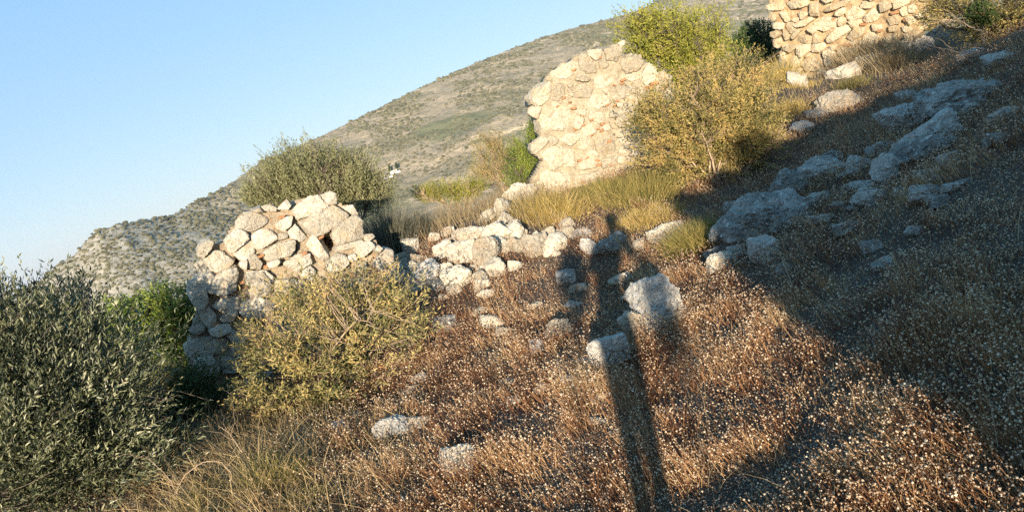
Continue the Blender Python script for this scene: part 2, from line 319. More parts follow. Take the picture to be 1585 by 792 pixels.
def slab(poly, f2w, step, t0, t1, amp, seed, holes=()):
    """rubble core: grid cells inside a polygon, rough front, thick"""
    poly = np.array(poly); lo = poly.min(0)-step; hi = poly.max(0)+step
    ns = int((hi[0]-lo[0])/step)+1; nz = int((hi[1]-lo[1])/step)+1
    S_, Z_ = np.meshgrid(np.arange(ns+1)*step+lo[0], np.arange(nz+1)*step+lo[1], indexing='ij')
    cs = (S_[:-1, :-1]+step/2).ravel(); cz = (Z_[:-1, :-1]+step/2).ravel(); ins = inpoly(cs, cz, poly).reshape(ns, nz)
    js = fbm2(S_, Z_, 6., 3, seed).reshape(S_.shape)*step*.8; jz = fbm2(S_, Z_, 6., 3, seed+5).reshape(S_.shape)*step*.8
    tf_ = t0+amp*fbm2(S_, Z_, 5., 4, seed+9).reshape(S_.shape)
    for h in holes: tf_ = tf_-.36*(1-sstep(h[2]*.75, h[2]*1.15, np.hypot(S_-h[0], Z_-h[1])))
    nv = S_.size; Vf = np.stack([(S_+js).ravel(), tf_.ravel(), (Z_+jz).ravel()], 1); Vb = Vf.copy(); Vb[:, 1] = t1
    idx = np.arange(nv).reshape(S_.shape); F = []
    I, J = np.nonzero(ins); a, b, c, d = idx[I, J], idx[I+1, J], idx[I+1, J+1], idx[I, J+1]
    F.append(np.stack([a, b, c, d], 1)); F.append(np.stack([a, d, c, b], 1)+nv)
    pad = np.pad(ins, 1)
    for di, dj, e in ((-1, 0, (a, d)), (1, 0, (b, c)), (0, -1, (a, b)), (0, 1, (d, c))):
        m = ~pad[I+1+di, J+1+dj]; F.append(np.stack([e[0][m], e[1][m], e[1][m]+nv, e[0][m]+nv], 1))
    V = np.vstack([Vf, Vb]); V = f2w(V); return V, np.vstack(F)
def inpoly(x, y, poly):
    c = np.zeros(len(x), bool); n = len(poly)
    for i in range(n):
        x1, y1 = poly[i]; x2, y2 = poly[i-1]
        if y1 == y2: continue
        c ^= ((y1 > y) != (y2 > y)) & (x < (x2-x1)*(y-y1)/(y2-y1)+x1)
    return c
class WallFrame:
    def __init__(s, p0, p1):                                        # two points at ground level along the face
        s.o = np.array(p0); d = np.array(p1)-s.o; d[2] = 0; s.u = d/np.linalg.norm(d); s.n = np.array([s.u[1], -s.u[0], 0])
        if s.n@(CAM-s.o) < 0: s.n = -s.n
    def px(s, x, y):
        d = ray(x, y)[0]; t = ((s.o-CAM)@s.n)/(d@s.n); P = CAM+d*t; return np.array([(P-s.o)@s.u, P[2]]), t
    def w(s, V): return s.o*np.array([1, 1, 0])+V[:, :1]*s.u+V[:, 1:2]*s.n+V[:, 2:3]*np.array([0, 0, 1.])
def hull_planes(Q):
    c = Q.mean(0); out = []; m = len(Q)
    for k_ in range(m):
        a, b = Q[k_], Q[(k_+1) % m]; e = b-a; n_ = np.array([e[1], -e[0]]); ln = np.linalg.norm(n_)
        if ln < 1e-6: continue
        n_ /= ln; d = (a-c)@n_
        if d < 0: n_, d = -n_, -d
        out.append((n_[0], n_[1], max(d, .012)))
    return c, out
def build_wall(name, label, fr, outline, polys, thick, mats, core_mat, core_back=.05, k=4, protr=.04, fragpts=(), seed=1, fill=None, courses=None, holes=(), p=60, ra=.8, gap=.006, dil=1.1):
    r = np.random.default_rng(seed); poly = np.array([fr.px(*q)[0] for q in outline]); L = []; HL = []; PL = []
    for h in holes: c, t = fr.px(h[0], h[1]); HL.append((c[0], c[1], h[2]*t/F0))
    for Q in polys:
        Q = np.array([fr.px(*q)[0] for q in Q]); c, pls = hull_planes(Q); ext = Q.max(0)-Q.min(0); L.append([c[0], c[1], ext[0]*.5, ext[1]*.5, 0.]); PL.append(pls)
    if courses:
        z_ = poly[:, 1].min()-.05
        while z_ < poly[:, 1].max():
            h_ = courses[1]*r.uniform(.7, 1.35); s_ = poly[:, 0].min()-.1
            while s_ < poly[:, 0].max():
                w_ = courses[0]*r.uniform(.5, 1.7); c = np.array([s_+w_/2, z_+h_/2+r.normal()*h_*.13])
                if inpoly(c[:1], c[1:], poly)[0] and all(math.hypot((c[0]-q[0])/(q[2]+w_*.25), (c[1]-q[1])/(q[3]+h_*.25)) > .9 for q in L): L.append([c[0], c[1], w_/2, h_/2, 0.]); PL.append(None)
                s_ += w_
            z_ += h_
    if fill:
        a0, b0 = fill; tries = 0
        while tries < 2500 and len(L) < 98:
            tries += 1; s_ = r.uniform(poly[:, 0].min(), poly[:, 0].max()); z_ = r.uniform(poly[:, 1].min(), poly[:, 1].max())
            if not inpoly(np.array([s_]), np.array([z_]), poly)[0]: continue
            f = r.uniform(.45, 1.25) if tries < 1200 else r.uniform(.2, .45); a, b = a0*f, b0*f*r.uniform(.7, 1.2)
            if any(((s_-q[0])/(q[2]*.92+a*.8))**2+((z_-q[1])/(q[3]*.92+b*.8))**2 < 1 for q in L) or any(math.hypot(s_-h[0], z_-h[1]) < h[2]+a*.7 for h in HL): continue
            L.append([s_, z_, a, b, r.normal()*.15]); PL.append(None)
    L = np.array(L)[:99]
    base = fr.w(np.array([[poly[:, 0].mean(), 0, poly[:, 1].min()]]))[0]; root = thing(name, label, 'wall', base)
    def er(q, th): c, s = math.cos(th-q[4]), math.sin(th-q[4]); return 1/math.sqrt((c/q[2])**2+(s/q[3])**2)
    D, Fc = ico(k)
    for i, q in enumerate(L):
        Nn = []; Dd = []
        if PL[i] is not None:
            for (nx, nz, d) in PL[i]: Nn.append([nx, r.normal()*.14, nz]); Dd.append(d*dil+.004)
        else:
            for j, z in enumerate(L):
                if i == j: continue
                v = z[:2]-q[:2]; d = math.hypot(*v); th = math.atan2(v[1], v[0]); a = er(q, th); b = er(z, th+math.pi)
                if d > 2.4*(a+b): continue
                if courses and PL[j] is None: w = v/np.array([courses[0]/courses[1]*.8, 1])**2; n_ = w/np.linalg.norm(w); dd = (v@n_)*.5
                else: n_ = v/d; dd = d*a/(a+b) if PL[j] is None else max(d-b, .3*a)
                Nn.append([n_[0], r.normal()*.1, n_[1]]); Dd.append(max(dd-gap*r.uniform(.4, 2.), .01))
            for e in range(len(poly)):
                A_, B_ = poly[e-1], poly[e]; dv = B_-A_; ln = np.linalg.norm(dv); tt = np.clip((q[:2]-A_)@dv/ln**2, 0, 1); C_ = A_+dv*tt; v = C_-q[:2]; d = np.linalg.norm(v)
                if ln > .02 and .03 < d < 2*q[2]: Nn.append([v[0]/d, 0, v[1]/d]); Dd.append(max(d*1.08, .5*q[3]))
            off = r.uniform(0, 6.28)
            for kk in range(6): th = off+kk*math.pi/3+r.normal()*.3; Nn.append([math.cos(th), r.normal()*.15, math.sin(th)]); Dd.append(er(q, th)*r.uniform(1.15, 1.7))
        m_ = min(q[2], q[3]); fp = m_*.8; tl = r.normal(size=2)*.13
        Nn += [[tl[0], 1, tl[1]], [-tl[0]*.5, -1, 0]]; Dd += [fp, .12+q[2]*.5]
        for _ in range(3): th = r.uniform(0, 6.28); sl_ = r.uniform(.25, .6); Nn.append([math.cos(th)*sl_, 1, math.sin(th)*sl_]); Dd.append((fp+sl_*er(q, th)*r.uniform(.3, .75))/math.sqrt(1+sl_*sl_))
        Nn = np.array(Nn); Nn /= np.linalg.norm(Nn, axis=1, keepdims=True); Rg = gauge(D, Nn, np.maximum(np.array(Dd), .008), p); V = D*Rg[:, None]
        V = rough(V, D, .5*(q[2]+q[3])*1.1, i+seed*100, ra*.9)
        V[:, 1] += protr*r.uniform(.1, 1.7)-fp; V += np.array([q[0], 0, q[1]])
        me = mesh_np('stone', fr.w(V), Ft=Fc, smooth=False, origin=base); obj('stone', me, mats[int(r.integers(len(mats)))], root)
    cen = poly.mean(0); pin = cen+(poly-cen)*.97
    V, Fq = slab(pin, fr.w, .028, -core_back, -thick, .04, seed*3., holes=HL)
    me = mesh_np('mortar_core', V, Fq=Fq, smooth=True, origin=base); obj('mortar_core', me, core_mat, root)
    D2, F2 = ico(3)
    for i in range(len(fragpts)):
        c, t = fr.px(fragpts[i][0], fragpts[i][1]); a = fragpts[i][2]*t/F0*.9
        Nn = np.vstack([np.eye(3), -np.eye(3), r.normal(size=(3, 3))]); Nn /= np.linalg.norm(Nn, axis=1, keepdims=True)
        V = D2*gauge(D2, Nn, np.array([a, .03, .26*a+.005, a, .05, .26*a+.005, a*.8, a*.8, a*.8]), 40)[:, None]; V += D2*(.05*a*perlin(D2*4+i))[:, None]
        th = r.normal()*.25; cs, sn = math.cos(th), math.sin(th); V = np.stack([V[:, 0]*cs-V[:, 2]*sn, V[:, 1], V[:, 0]*sn+V[:, 2]*cs], 1)
        V += np.array([c[0], protr*r.uniform(.0, .5), c[1]]); me = mesh_np('brick_fragment', fr.w(V), Ft=F2, smooth=False, origin=base); obj('brick_fragment', me, M_brick, root)
    return root
def zp(L, ox, oy, sc): return [[(ox+a/sc, oy+b/sc) for a, b in Q] for Q in L]
# wall 1: the blocks one can tell apart, then small wedging stones between them
p1 = zp([[(450, 280), (520, 210), (620, 200), (695, 245), (690, 300), (580, 360), (500, 350), (455, 325)], [(360, 420), (440, 350), (530, 375), (545, 410), (430, 520), (400, 520), (370, 480)], [(440, 530), (545, 430), (575, 430), (600, 520), (500, 600), (450, 560)],
  [(115, 630), (270, 520), (350, 520), (440, 590), (380, 680), (160, 700)], [(145, 480), (200, 435), (270, 450), (260, 480), (180, 570), (145, 560)], [(570, 400), (640, 350), (720, 340), (790, 400), (640, 500), (600, 490)], [(530, 660), (560, 580), (610, 560), (665, 620), (650, 670)],
  [(680, 520), (790, 460), (920, 430), (930, 480), (880, 560), (720, 600), (680, 570)], [(865, 370), (930, 300), (970, 330), (1040, 410), (960, 445), (900, 420)], [(770, 300), (860, 240), (910, 240), (900, 290), (830, 350), (780, 330)], [(790, 180), (860, 110), (890, 150), (870, 180)],
  [(660, 160), (740, 145), (780, 165), (770, 195), (690, 190)], [(380, 660), (450, 650), (470, 720), (450, 800), (300, 790), (260, 740)], [(545, 690), (700, 690), (760, 740), (740, 800), (540, 800)], [(830, 620), (930, 560), (1050, 540), (1060, 620), (960, 690)],
  [(705, 620), (790, 590), (805, 610), (780, 640), (720, 650)], [(480, 610), (535, 590), (530, 670), (490, 650)], [(800, 380), (870, 370), (870, 410), (800, 430)], [(100, 710), (250, 695), (290, 740), (260, 800), (120, 800)], [(590, 190), (640, 170), (660, 195), (610, 200)]], 280, 290, 5.28)
p1 += zp([[(65, 185), (210, 85), (290, 80), (360, 150), (270, 210), (110, 260)], [(125, 290), (400, 145), (535, 225), (510, 270), (350, 350), (220, 390)], [(395, 355), (590, 225), (635, 260), (645, 420), (440, 470), (400, 400)], [(295, 70), (370, 40), (415, 60), (430, 130), (360, 150)],
  [(480, 165), (560, 145), (600, 210), (550, 215)], [(180, 470), (230, 395), (270, 395), (375, 560), (320, 600), (270, 570)], [(350, 600), (430, 535), (500, 550), (540, 610), (480, 680), (370, 680)], [(510, 540), (580, 470), (680, 440), (735, 500), (610, 590), (600, 560)],
  [(655, 390), (715, 380), (735, 400), (690, 435), (655, 430)], [(760, 560), (830, 500), (880, 510), (885, 590), (770, 665), (725, 630)], [(525, 560), (570, 545), (600, 570), (580, 600), (540, 600)], [(735, 510), (760, 475), (790, 500), (770, 525)], [(600, 600), (660, 610), (680, 660), (620, 680)],
  [(430, 510), (445, 478), (640, 430), (640, 450), (560, 490), (450, 525)]], 440, 290, 5.28)
p1 += zp([[(45, 90), (70, 60), (160, 70), (185, 200), (160, 250), (110, 240), (60, 170)], [(170, 60), (240, 50), (380, 90), (370, 130), (290, 160), (190, 140)], [(120, 265), (190, 240), (240, 300), (230, 380), (200, 400), (150, 340)], [(190, 400), (240, 370), (330, 360), (340, 400), (260, 440), (215, 435)],
  [(25, 520), (110, 450), (220, 440), (330, 470), (320, 540), (160, 590), (60, 610)], [(355, 520), (430, 480), (500, 500), (520, 570), (430, 590), (370, 570)], [(310, 430), (350, 400), (450, 450), (430, 480), (360, 480)], [(520, 590), (590, 560), (600, 620), (550, 640)],
  [(440, 20), (560, 0), (610, 60), (600, 150), (480, 190), (450, 120)], [(200, 150), (290, 165), (350, 110), (400, 170), (400, 250), (300, 290), (220, 250)], [(420, 210), (540, 170), (640, 210), (620, 310), (480, 320), (400, 280)], [(640, 60), (760, 50), (800, 140), (720, 230), (640, 190)],
  [(100, 610), (220, 580), (260, 640), (240, 720), (90, 700)], [(280, 590), (420, 600), (440, 680), (280, 700)]], 280, 420, 4.4)
f1 = WallFrame(at(300, 600, 7.35), at(640, 560, 7.5))
build_wall('ruined_wall', 'ruined drystone wall of pale blocks with a dark square hole near its top, behind a bush', f1,
           [(290, 452), (300, 425), (306, 390), (312, 376), (330, 374), (345, 372), (362, 345), (374, 326), (395, 318), (430, 314), (442, 311), (470, 303), (505, 300), (545, 318), (562, 338), (566, 368), (580, 362), (602, 385), (625, 402), (625, 470), (640, 600), (420, 640), (290, 600), (284, 540), (296, 500), (300, 480)],
           p1, .55, [M_cream], M_earth, .05, 4, .045, seed=2, fill=(.10, .06), dil=1.03, holes=[(512, 376, 12), (455, 383, 5), (398, 425, 5), (366, 403, 4)],
           fragpts=[(404, 396, 5), (377, 436, 6), (385, 442, 7), (441, 313, 6), (436, 336, 6), (446, 381, 6), (334, 502, 6), (402, 512, 6), (480, 462, 6), (412, 412, 5), (497, 367, 5), (428, 350, 4), (470, 392, 5), (545, 425, 5), (590, 415, 4)])
p2 = zp([[(540, 70), (660, 40), (665, 110), (640, 160), (560, 150)], [(440, 80), (530, 70), (550, 130), (490, 150), (440, 110)], [(660, 180), (700, 125), (770, 105), (835, 160), (780, 220), (700, 240)], [(800, 250), (850, 165), (900, 190), (920, 270), (850, 310), (800, 300)], [(920, 260), (960, 235), (1020, 260), (1000, 310), (930, 300)],
  [(370, 110), (440, 110), (500, 170), (500, 230), (380, 240)], [(180, 230), (330, 150), (370, 160), (370, 230), (290, 280), (200, 270)], [(190, 300), (270, 300), (280, 390), (240, 420), (190, 410)], [(45, 410), (150, 290), (185, 290), (190, 390), (90, 470)], [(100, 490), (200, 430), (330, 500), (350, 580), (260, 630), (120, 620)],
  [(480, 260), (600, 240), (620, 290), (560, 330), (490, 330)], [(290, 350), (400, 300), (480, 340), (450, 400), (330, 400)], [(600, 330), (700, 280), (800, 340), (760, 380), (640, 430), (590, 420)], [(440, 390), (560, 380), (600, 440), (500, 480), (430, 460)], [(360, 620), (420, 590), (500, 560), (520, 620), (440, 660)],
  [(240, 690), (300, 640), (400, 640), (380, 690), (320, 730)], [(50, 720), (110, 670), (165, 680), (150, 740), (100, 790), (50, 760)], [(130, 790), (200, 730), (310, 745), (320, 830), (200, 880)], [(480, 660), (600, 640), (640, 700), (620, 790), (500, 790)], [(660, 470), (780, 420), (860, 470), (800, 560), (680, 560)], [(700, 600), (820, 590), (860, 660), (780, 740), (690, 700)]], 810, 60, 4.4)
p2 += zp([[(90, 560), (130, 520), (200, 530), (210, 580), (150, 600)], [(130, 450), (215, 460), (220, 510), (180, 515), (135, 500)], [(215, 540), (300, 510), (330, 560), (270, 610), (220, 600)]], 780, 0, 1.98)
f2 = WallFrame(at(830, 300, 10.5), at(1040, 250, 10.9))
def z1(L, ox, oy, s): return [(ox+a/s, oy+b/s, c) for a, b, c in L]
fr2 = z1([(515, 128, 5), (343, 215, 5), (318, 433, 3), (340, 475, 5), (232, 460, 3), (678, 282, 5), (672, 305, 4), (622, 318, 3), (570, 452, 4), (622, 455, 4), (638, 425, 3), (385, 540, 6), (365, 612, 7), (405, 590, 4), (468, 550, 4), (492, 558, 3), (540, 580, 4), (508, 615, 3), (535, 625, 4), (468, 658, 3), (414, 685, 4), (850, 335, 8), (890, 305, 7), (963, 335, 4), (275, 405, 4), (585, 700, 5)], 810, 60, 4.4)
fr2 += z1([(285, 492, 5), (290, 505, 5), (232, 492, 4), (243, 557, 5), (300, 380, 4), (255, 485, 4), (325, 505, 4)], 780, 0, 1.98)
build_wall('ruined_wall', 'tall cream mortared wall stump dotted with orange brick shards, beside a tan bush', f2,
           [(818, 158), (826, 136), (842, 130), (846, 114), (860, 110), (868, 96), (888, 96), (890, 82), (908, 86), (912, 73), (934, 77), (962, 64), (964, 88), (978, 79), (996, 84), (1001, 97), (1012, 96), (1022, 112), (1034, 108), (1046, 124), (1050, 200), (1040, 300), (940, 340), (850, 330), (815, 300), (828, 268), (842, 250), (822, 240), (819, 225), (836, 212), (834, 200), (828, 182), (831, 166)],
           p2, .7, [M_ruin], M_mort, .016, 4, .03, fragpts=fr2, seed=3, fill=(.13, .09), p=50, ra=1.2, dil=1.0, gap=.012)
p3 = zp([[(450, 90), (560, 30), (650, 0), (650, 60), (540, 80), (460, 110)], [(40, 40), (100, 20), (165, 50), (150, 80), (60, 80)], [(180, 20), (350, 0), (350, 40), (220, 70)], [(370, 40), (430, 20), (440, 120), (380, 120)], [(240, 190), (370, 130), (395, 150), (330, 200), (270, 210)],
  [(400, 180), (470, 130), (580, 150), (570, 200), (470, 240), (410, 220)], [(350, 230), (390, 195), (420, 230), (390, 260)], [(500, 290), (560, 230), (650, 195), (665, 240), (600, 290), (520, 330)], [(640, 100), (700, 60), (780, 100), (770, 130), (700, 170), (650, 150)], [(660, 170), (740, 140), (750, 200), (690, 220)],
  [(770, 150), (850, 60), (890, 110), (860, 160), (790, 180)], [(650, 290), (710, 210), (780, 210), (790, 250), (700, 310)], [(370, 350), (470, 330), (490, 360), (440, 400), (380, 400)], [(230, 280), (310, 270), (400, 290), (380, 320), (260, 320)], [(900, 30), (960, 10), (1020, 40), (960, 80), (910, 90)],
  [(190, 180), (240, 170), (260, 250), (220, 260), (190, 230)], [(130, 100), (170, 90), (210, 160), (180, 170)], [(70, 250), (120, 235), (150, 260), (110, 290), (70, 275)], [(80, 310), (140, 300), (150, 350), (120, 370), (80, 350)], [(140, 410), (170, 400), (200, 480), (160, 480)], [(160, 230), (190, 240), (210, 300), (180, 310)],
  [(320, 460), (430, 420), (470, 480), (460, 540), (340, 540), (290, 500)], [(400, 580), (450, 540), (560, 530), (550, 600), (460, 630), (400, 620)], [(480, 390), (520, 360), (560, 420), (540, 500), (480, 500), (470, 440)], [(570, 370), (640, 350), (660, 390), (600, 420)], [(960, 150), (1010, 110), (1050, 130), (1040, 190), (980, 200)],
  [(1055, 80), (1080, 50), (1110, 60), (1110, 110), (1070, 120)], [(1120, 50), (1150, 35), (1180, 60), (1160, 100), (1120, 100)], [(1100, 140), (1150, 130), (1180, 160), (1140, 190)], [(970, 210), (1040, 200), (1030, 240), (980, 240)], [(1060, 210), (1120, 200), (1150, 230), (1100, 250)], [(840, 190), (910, 190), (920, 230), (850, 240)]], 1180, 0, 4.952)
f3 = WallFrame(at(1215, 110, 16.2), at(1420, 60, 15.2))
build_wall('ruined_wall', 'sunlit ochre stone wall running out of the top edge, with tight flat courses', f3,
           [(1194, -70), (1188, -20), (1186, 4), (1196, 16), (1190, 26), (1196, 33), (1192, 42), (1200, 46), (1193, 54), (1197, 66), (1208, 76), (1203, 84), (1210, 96), (1216, 104), (1240, 125), (1300, 118), (1345, 85), (1400, 60), (1440, 45), (1455, 10), (1440, -30), (1400, -75)],
           p3, .7, [M_far], M_ochre, .04, 4, .05, fragpts=[(1335, 38, 5), (1385, 20, 6), (1312, 70, 5), (1290, 30, 4), (1362, 48, 5), (1405, 32, 6)], seed=4, fill=(.20, .09), p=40, ra=1.1, gap=.006, dil=1.06)

# ------------------------------------------------------------------ loose rocks: (px, py, rx, ry, angle, material, label)
G1 = 'tumbled stones of the low wall line'; G2 = 'boulders lying in the dry slope'
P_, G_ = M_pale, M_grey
RK = [
 (712, 393, 24, 18, 10, P_, 'tan rounded block at the centre of the tumbled low wall', G1), (750, 393, 20, 25, -20, P_, 'pale upright oval block right of the tan one in the tumbled wall', G1),
 (727, 362, 26, 11, 8, P_, 'flat long block lying on top of the tumbled wall', G1), (765, 362, 21, 17, -35, P_, 'white humped block capping the right end of the tumbled wall', G1),
 (684, 387, 15, 13, 10, P_, 'small round block left of the tan one in the tumbled wall', G1), (660, 425, 24, 17, 45, G_, 'dark lichened grey block leaning at the foot of the tumbled wall', G1),
 (708, 431, 23, 18, 10, P_, 'white rounded boulder at the foot of the tumbled wall under the tan block', G1), (768, 415, 15, 17, 0, P_, 'small cream block at the right foot of the tumbled wall', G1),
 (693, 359, 11, 8, 20, P_, 'little pointed stone on top of the tumbled wall left end', G1), (671, 368, 9, 7, 0, P_, 'tiny round stone at the upper left of the tumbled wall', G1),
 (634, 382, 14, 15, 20, P_, 'pointed tan stone alone between the hole wall and the tumbled wall', G1), (694, 374, 12, 6, 0, P_, 'thin slab wedged above the small round block', G1),
 (634, 404, 20, 7, 0, P_, 'flat cream slab below the pointed tan stone', G1), (733, 416, 8, 7, 0, P_, 'small wedge stone under the pale oval block', G1), (745, 434, 14, 12, -40, P_, 'slanting slab at the base of the tumbled wall', G1),
 (680, 443, 12, 9, 20, G_, 'small grey stone beside the dark lichened block', G1), (784, 384, 10, 9, 0, P_, 'small cream stone under the right cap of the tumbled wall', G1),
 (803, 303, 26, 17, 48, P_, 'large tilted pale slab left of the golden tussock', G1), (776, 329, 20, 12, 75, P_, 'narrow upright slab below the large tilted slab', G1), (750, 337, 16, 9, 40, P_, 'low pale stone in the yellow grass left of the upright slab', G1),
 (797, 360, 18, 18, 0, P_, 'broad cream stone at the foot of the golden tussock', G1), (713, 336, 9, 8, 0, P_, 'little stone poking from the dry grass behind the tumbled wall', G1),
 (828, 382, 20, 18, 10, P_, 'bright white pointed block below the golden tussock', G1), (856, 378, 22, 16, 20, P_, 'tan block joined to the right of the bright white one', G1), (877, 348, 11, 9, 40, P_, 'small pointed stone right of the golden tussock', G1),
 (900, 362, 18, 9, 15, G_, 'grey slab in the shadow left of the head shadow', G1), (911, 382, 13, 12, 0, G_, 'round grey stone left of the blue grey one in shadow', G1), (940, 384, 17, 13, 15, G_, 'blue grey angular stone just below the head shadow', G1),
 (957, 367, 13, 9, 0, G_, 'small greenish stone behind the blue grey angular one', G1), (987, 379, 9, 9, 0, P_, 'little tan stone right of the head shadow', G1), (1030, 361, 30, 13, 12, P_, 'long pale stone at the left of the green tussock', G1),
 (876, 430, 14, 12, 10, G_, 'grey stone sunk in dark flowers below the tan block', G2), (888, 472, 16, 7, 0, G_, 'low flat stone showing through the shaded flowers', G2), (861, 510, 22, 15, 20, P_, 'bright white stone catching sun in the reddish flowers', G2),
 (832, 538, 12, 11, 0, G_, 'small dark stone tucked below the bright white one', G2), (944, 548, 30, 25, 15, G_, 'grey rounded rock that the long body shadow crosses', G2), (1024, 478, 36, 46, 25, G_, 'big blue grey upright boulder with lichen in the middle', G2),
 (988, 508, 19, 26, 30, P_, 'sunlit stone leaning on the left of the big upright boulder', G2), (882, 588, 14, 7, 0, G_, 'low grey stone in the thin straw below the white stone', G2),
 (1180, 340, 64, 31, 6, G_, 'largest smooth grey boulder right of the green tussock', G2), (1229, 288, 30, 20, 0, G_, 'rounded boulder behind the largest smooth one', G2), (1188, 387, 21, 19, 10, G_, 'small rough boulder under the largest smooth one', G2),
 (1116, 404, 22, 15, 15, P_, 'small sunlit tan stone on the edge of the big shadow', G2), (1216, 418, 12, 9, 0, G_, 'little stone half buried in flowers below the rough boulder', G2), (1275, 262, 30, 15, 5, G_, 'knobbly grey rock in the middle of the shaded slope', G2),
 (1332, 252, 17, 10, 0, G_, 'small round stone right of the knobbly rock', G2), (1362, 232, 18, 11, 0, G_, 'dim small boulder above the small round stone', G2), (1405, 184, 30, 15, 15, G_, 'rounded grey boulder left of the white lichened one', G2),
 (1482, 156, 56, 21, 12, G_, 'long boulder with white lichen crust high on the right', G2), (1440, 212, 62, 16, 30, G_, 'long sloping ledge of rock under the white lichened boulder', G2), (1418, 240, 48, 15, 22, G_, 'broken lower ledge with dark cracks on the right slope', G2),
 (1350, 308, 24, 9, 5, G_, 'flat grey stone below the dark cracked ledge', G2), (1434, 300, 24, 11, 5, G_, 'low stone in flowers right of the flat grey one', G2), (1302, 156, 30, 15, 10, P_, 'smooth pale boulder in front of the far wall', G2),
 (1266, 176, 18, 6, 5, G_, 'thin flat stone left of the smooth pale boulder', G2), (1243, 197, 17, 9, 10, G_, 'small dull stone below the thin flat one', G2), (1402, 148, 12, 8, 0, G_, 'small lone stone above the rounded grey boulder', G2),
 (1354, 97, 25, 12, 15, P_, 'pale humped boulder right at the foot of the far wall', G2), (1313, 112, 22, 11, 20, P_, 'wedge shaped boulder left of the pale humped one', G2), (1233, 124, 14, 12, 0, P_, 'small stone at the left foot of the far wall', G2),
 (1411, 79, 26, 11, 42, G_, 'dark slab standing near the top right bush', G2), (1452, 54, 16, 9, 30, G_, 'small bluish stone above the dark slab', G2), (1506, 86, 18, 9, 10, G_, 'low stone under the dead branch at upper right', G2), (1556, 90, 19, 8, 5, G_, 'flat dark stone by the right edge under the bush', G2),
 (709, 714, 31, 22, 20, P_, 'white boulder low in the middle of the reddish flowers', G2), (608, 664, 29, 17, 10, G_, 'grey rounded stone under the front bush', G2), (648, 654, 19, 10, 10, P_, 'small tan stone right of the grey rounded one', G2),
 (527, 668, 15, 12, 0, G_, 'dark stone half hidden beneath the front bush', G2), (762, 500, 19, 11, 0, P_, 'pale stone buried in the reddish flowers below the tumbled wall', G2), (688, 503, 18, 12, 10, G_, 'dull stone at the right edge of the front bush', G2),
 (1470, 648, 9, 5, 0, P_, 'tiny white pebble on the shaded path by the right edge', G2), (1526, 539, 8, 5, 0, G_, 'tiny bluish pebble on the shaded path higher up', G2), (1293, 243, 16, 9, 0, G_, 'pale jagged stone on the back of the knobbly rock', G2),
 (1375, 262, 16, 20, -10, G_, 'dark upright stone at the left end of the cracked ledge', G2)]
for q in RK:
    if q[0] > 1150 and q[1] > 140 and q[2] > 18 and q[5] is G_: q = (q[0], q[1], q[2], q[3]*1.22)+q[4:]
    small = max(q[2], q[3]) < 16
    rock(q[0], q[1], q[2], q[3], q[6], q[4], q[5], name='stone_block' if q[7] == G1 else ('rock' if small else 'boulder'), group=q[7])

g_ = np.random.default_rng(77)
HEAP = [(615, 390, 590, 440, 9), (660, 400, 640, 430, 8), (700, 405, 650, 450, 14), (760, 400, 720, 440, 10), (800, 385, 770, 410, 8), (840, 365, 790, 400, 8), (780, 350, 740, 380, 10)]
for k_ in range(72):
    h = HEAP[int(g_.integers(len(HEAP)))]; x_ = h[0]+g_.normal()*22; y_ = (h[1]+h[3])/2+g_.normal()*16-(x_-700)*.12; a_ = g_.uniform(4.5, 12.5)
    rock(x_, y_, a_*g_.uniform(1, 1.5), a_*g_.uniform(.7, 1), 'small pale rubble stone wedged among the blocks of the tumbled low wall', g_.uniform(-20, 50), M_pale, seed=900+k_, name='rubble_stone', group='small rubble of the low wall')
for k_ in range(34):
    x_ = g_.uniform(1080, 1560); y_ = 400-(x_-1080)*.42+g_.normal()*48; a_ = g_.uniform(6, 15)
    if y_ < 130 or y_ > 430 or (x_ < 1250 and y_ < 260): continue
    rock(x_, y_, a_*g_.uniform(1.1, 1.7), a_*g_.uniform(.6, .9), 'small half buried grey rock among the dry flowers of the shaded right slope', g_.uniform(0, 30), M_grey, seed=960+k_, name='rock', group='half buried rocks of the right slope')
for k_ in range(26):
    x_ = g_.uniform(620, 1000); y_ = g_.uniform(430, 660); a_ = g_.uniform(5, 12)
    if y_ < 470 and x_ < 700: continue
    rock(x_, y_, a_*g_.uniform(1.1, 1.6), a_*g_.uniform(.5, .8), 'small half buried tan rock among the reddish flowers of the middle slope', g_.uniform(0, 40), M_pale, seed=1000+k_, name='rock', group='half buried rocks of the middle slope')
# ------------------------------------------------------------------ foliage generators
def nrm(v): return v/np.maximum(np.linalg.norm(v, axis=1, keepdims=True), 1e-9)
def leaves(P, D, Lm, Wd, r, fold=.25, tint=None):
    n = len(P); D = nrm(D); up = nrm(r.normal(size=(n, 3))+np.array([0, -.5, .8])); side = nrm(np.cross(D, up)); nn = np.cross(side, D)
    L = (Lm*r.uniform(.6, 1.25, n))[:, None]; Wv = (Wd*r.uniform(.7, 1.2, n))[:, None]
    a = P; b = P+D*L*.45+side*Wv*.5+nn*Wv*fold; c = P+D*L-nn*L*.08; d = P+D*L*.45-side*Wv*.5+nn*Wv*fold
    V = np.stack([a, b, c, d], 1).reshape(-1, 3); i = np.arange(n)[:, None]*4
    F = np.vstack([i+np.array([[0, 1, 2]]), i+np.array([[0, 2, 3]])]); t = np.repeat(tint if tint is not None else r.uniform(0, 1, n), 4); return V, F, t
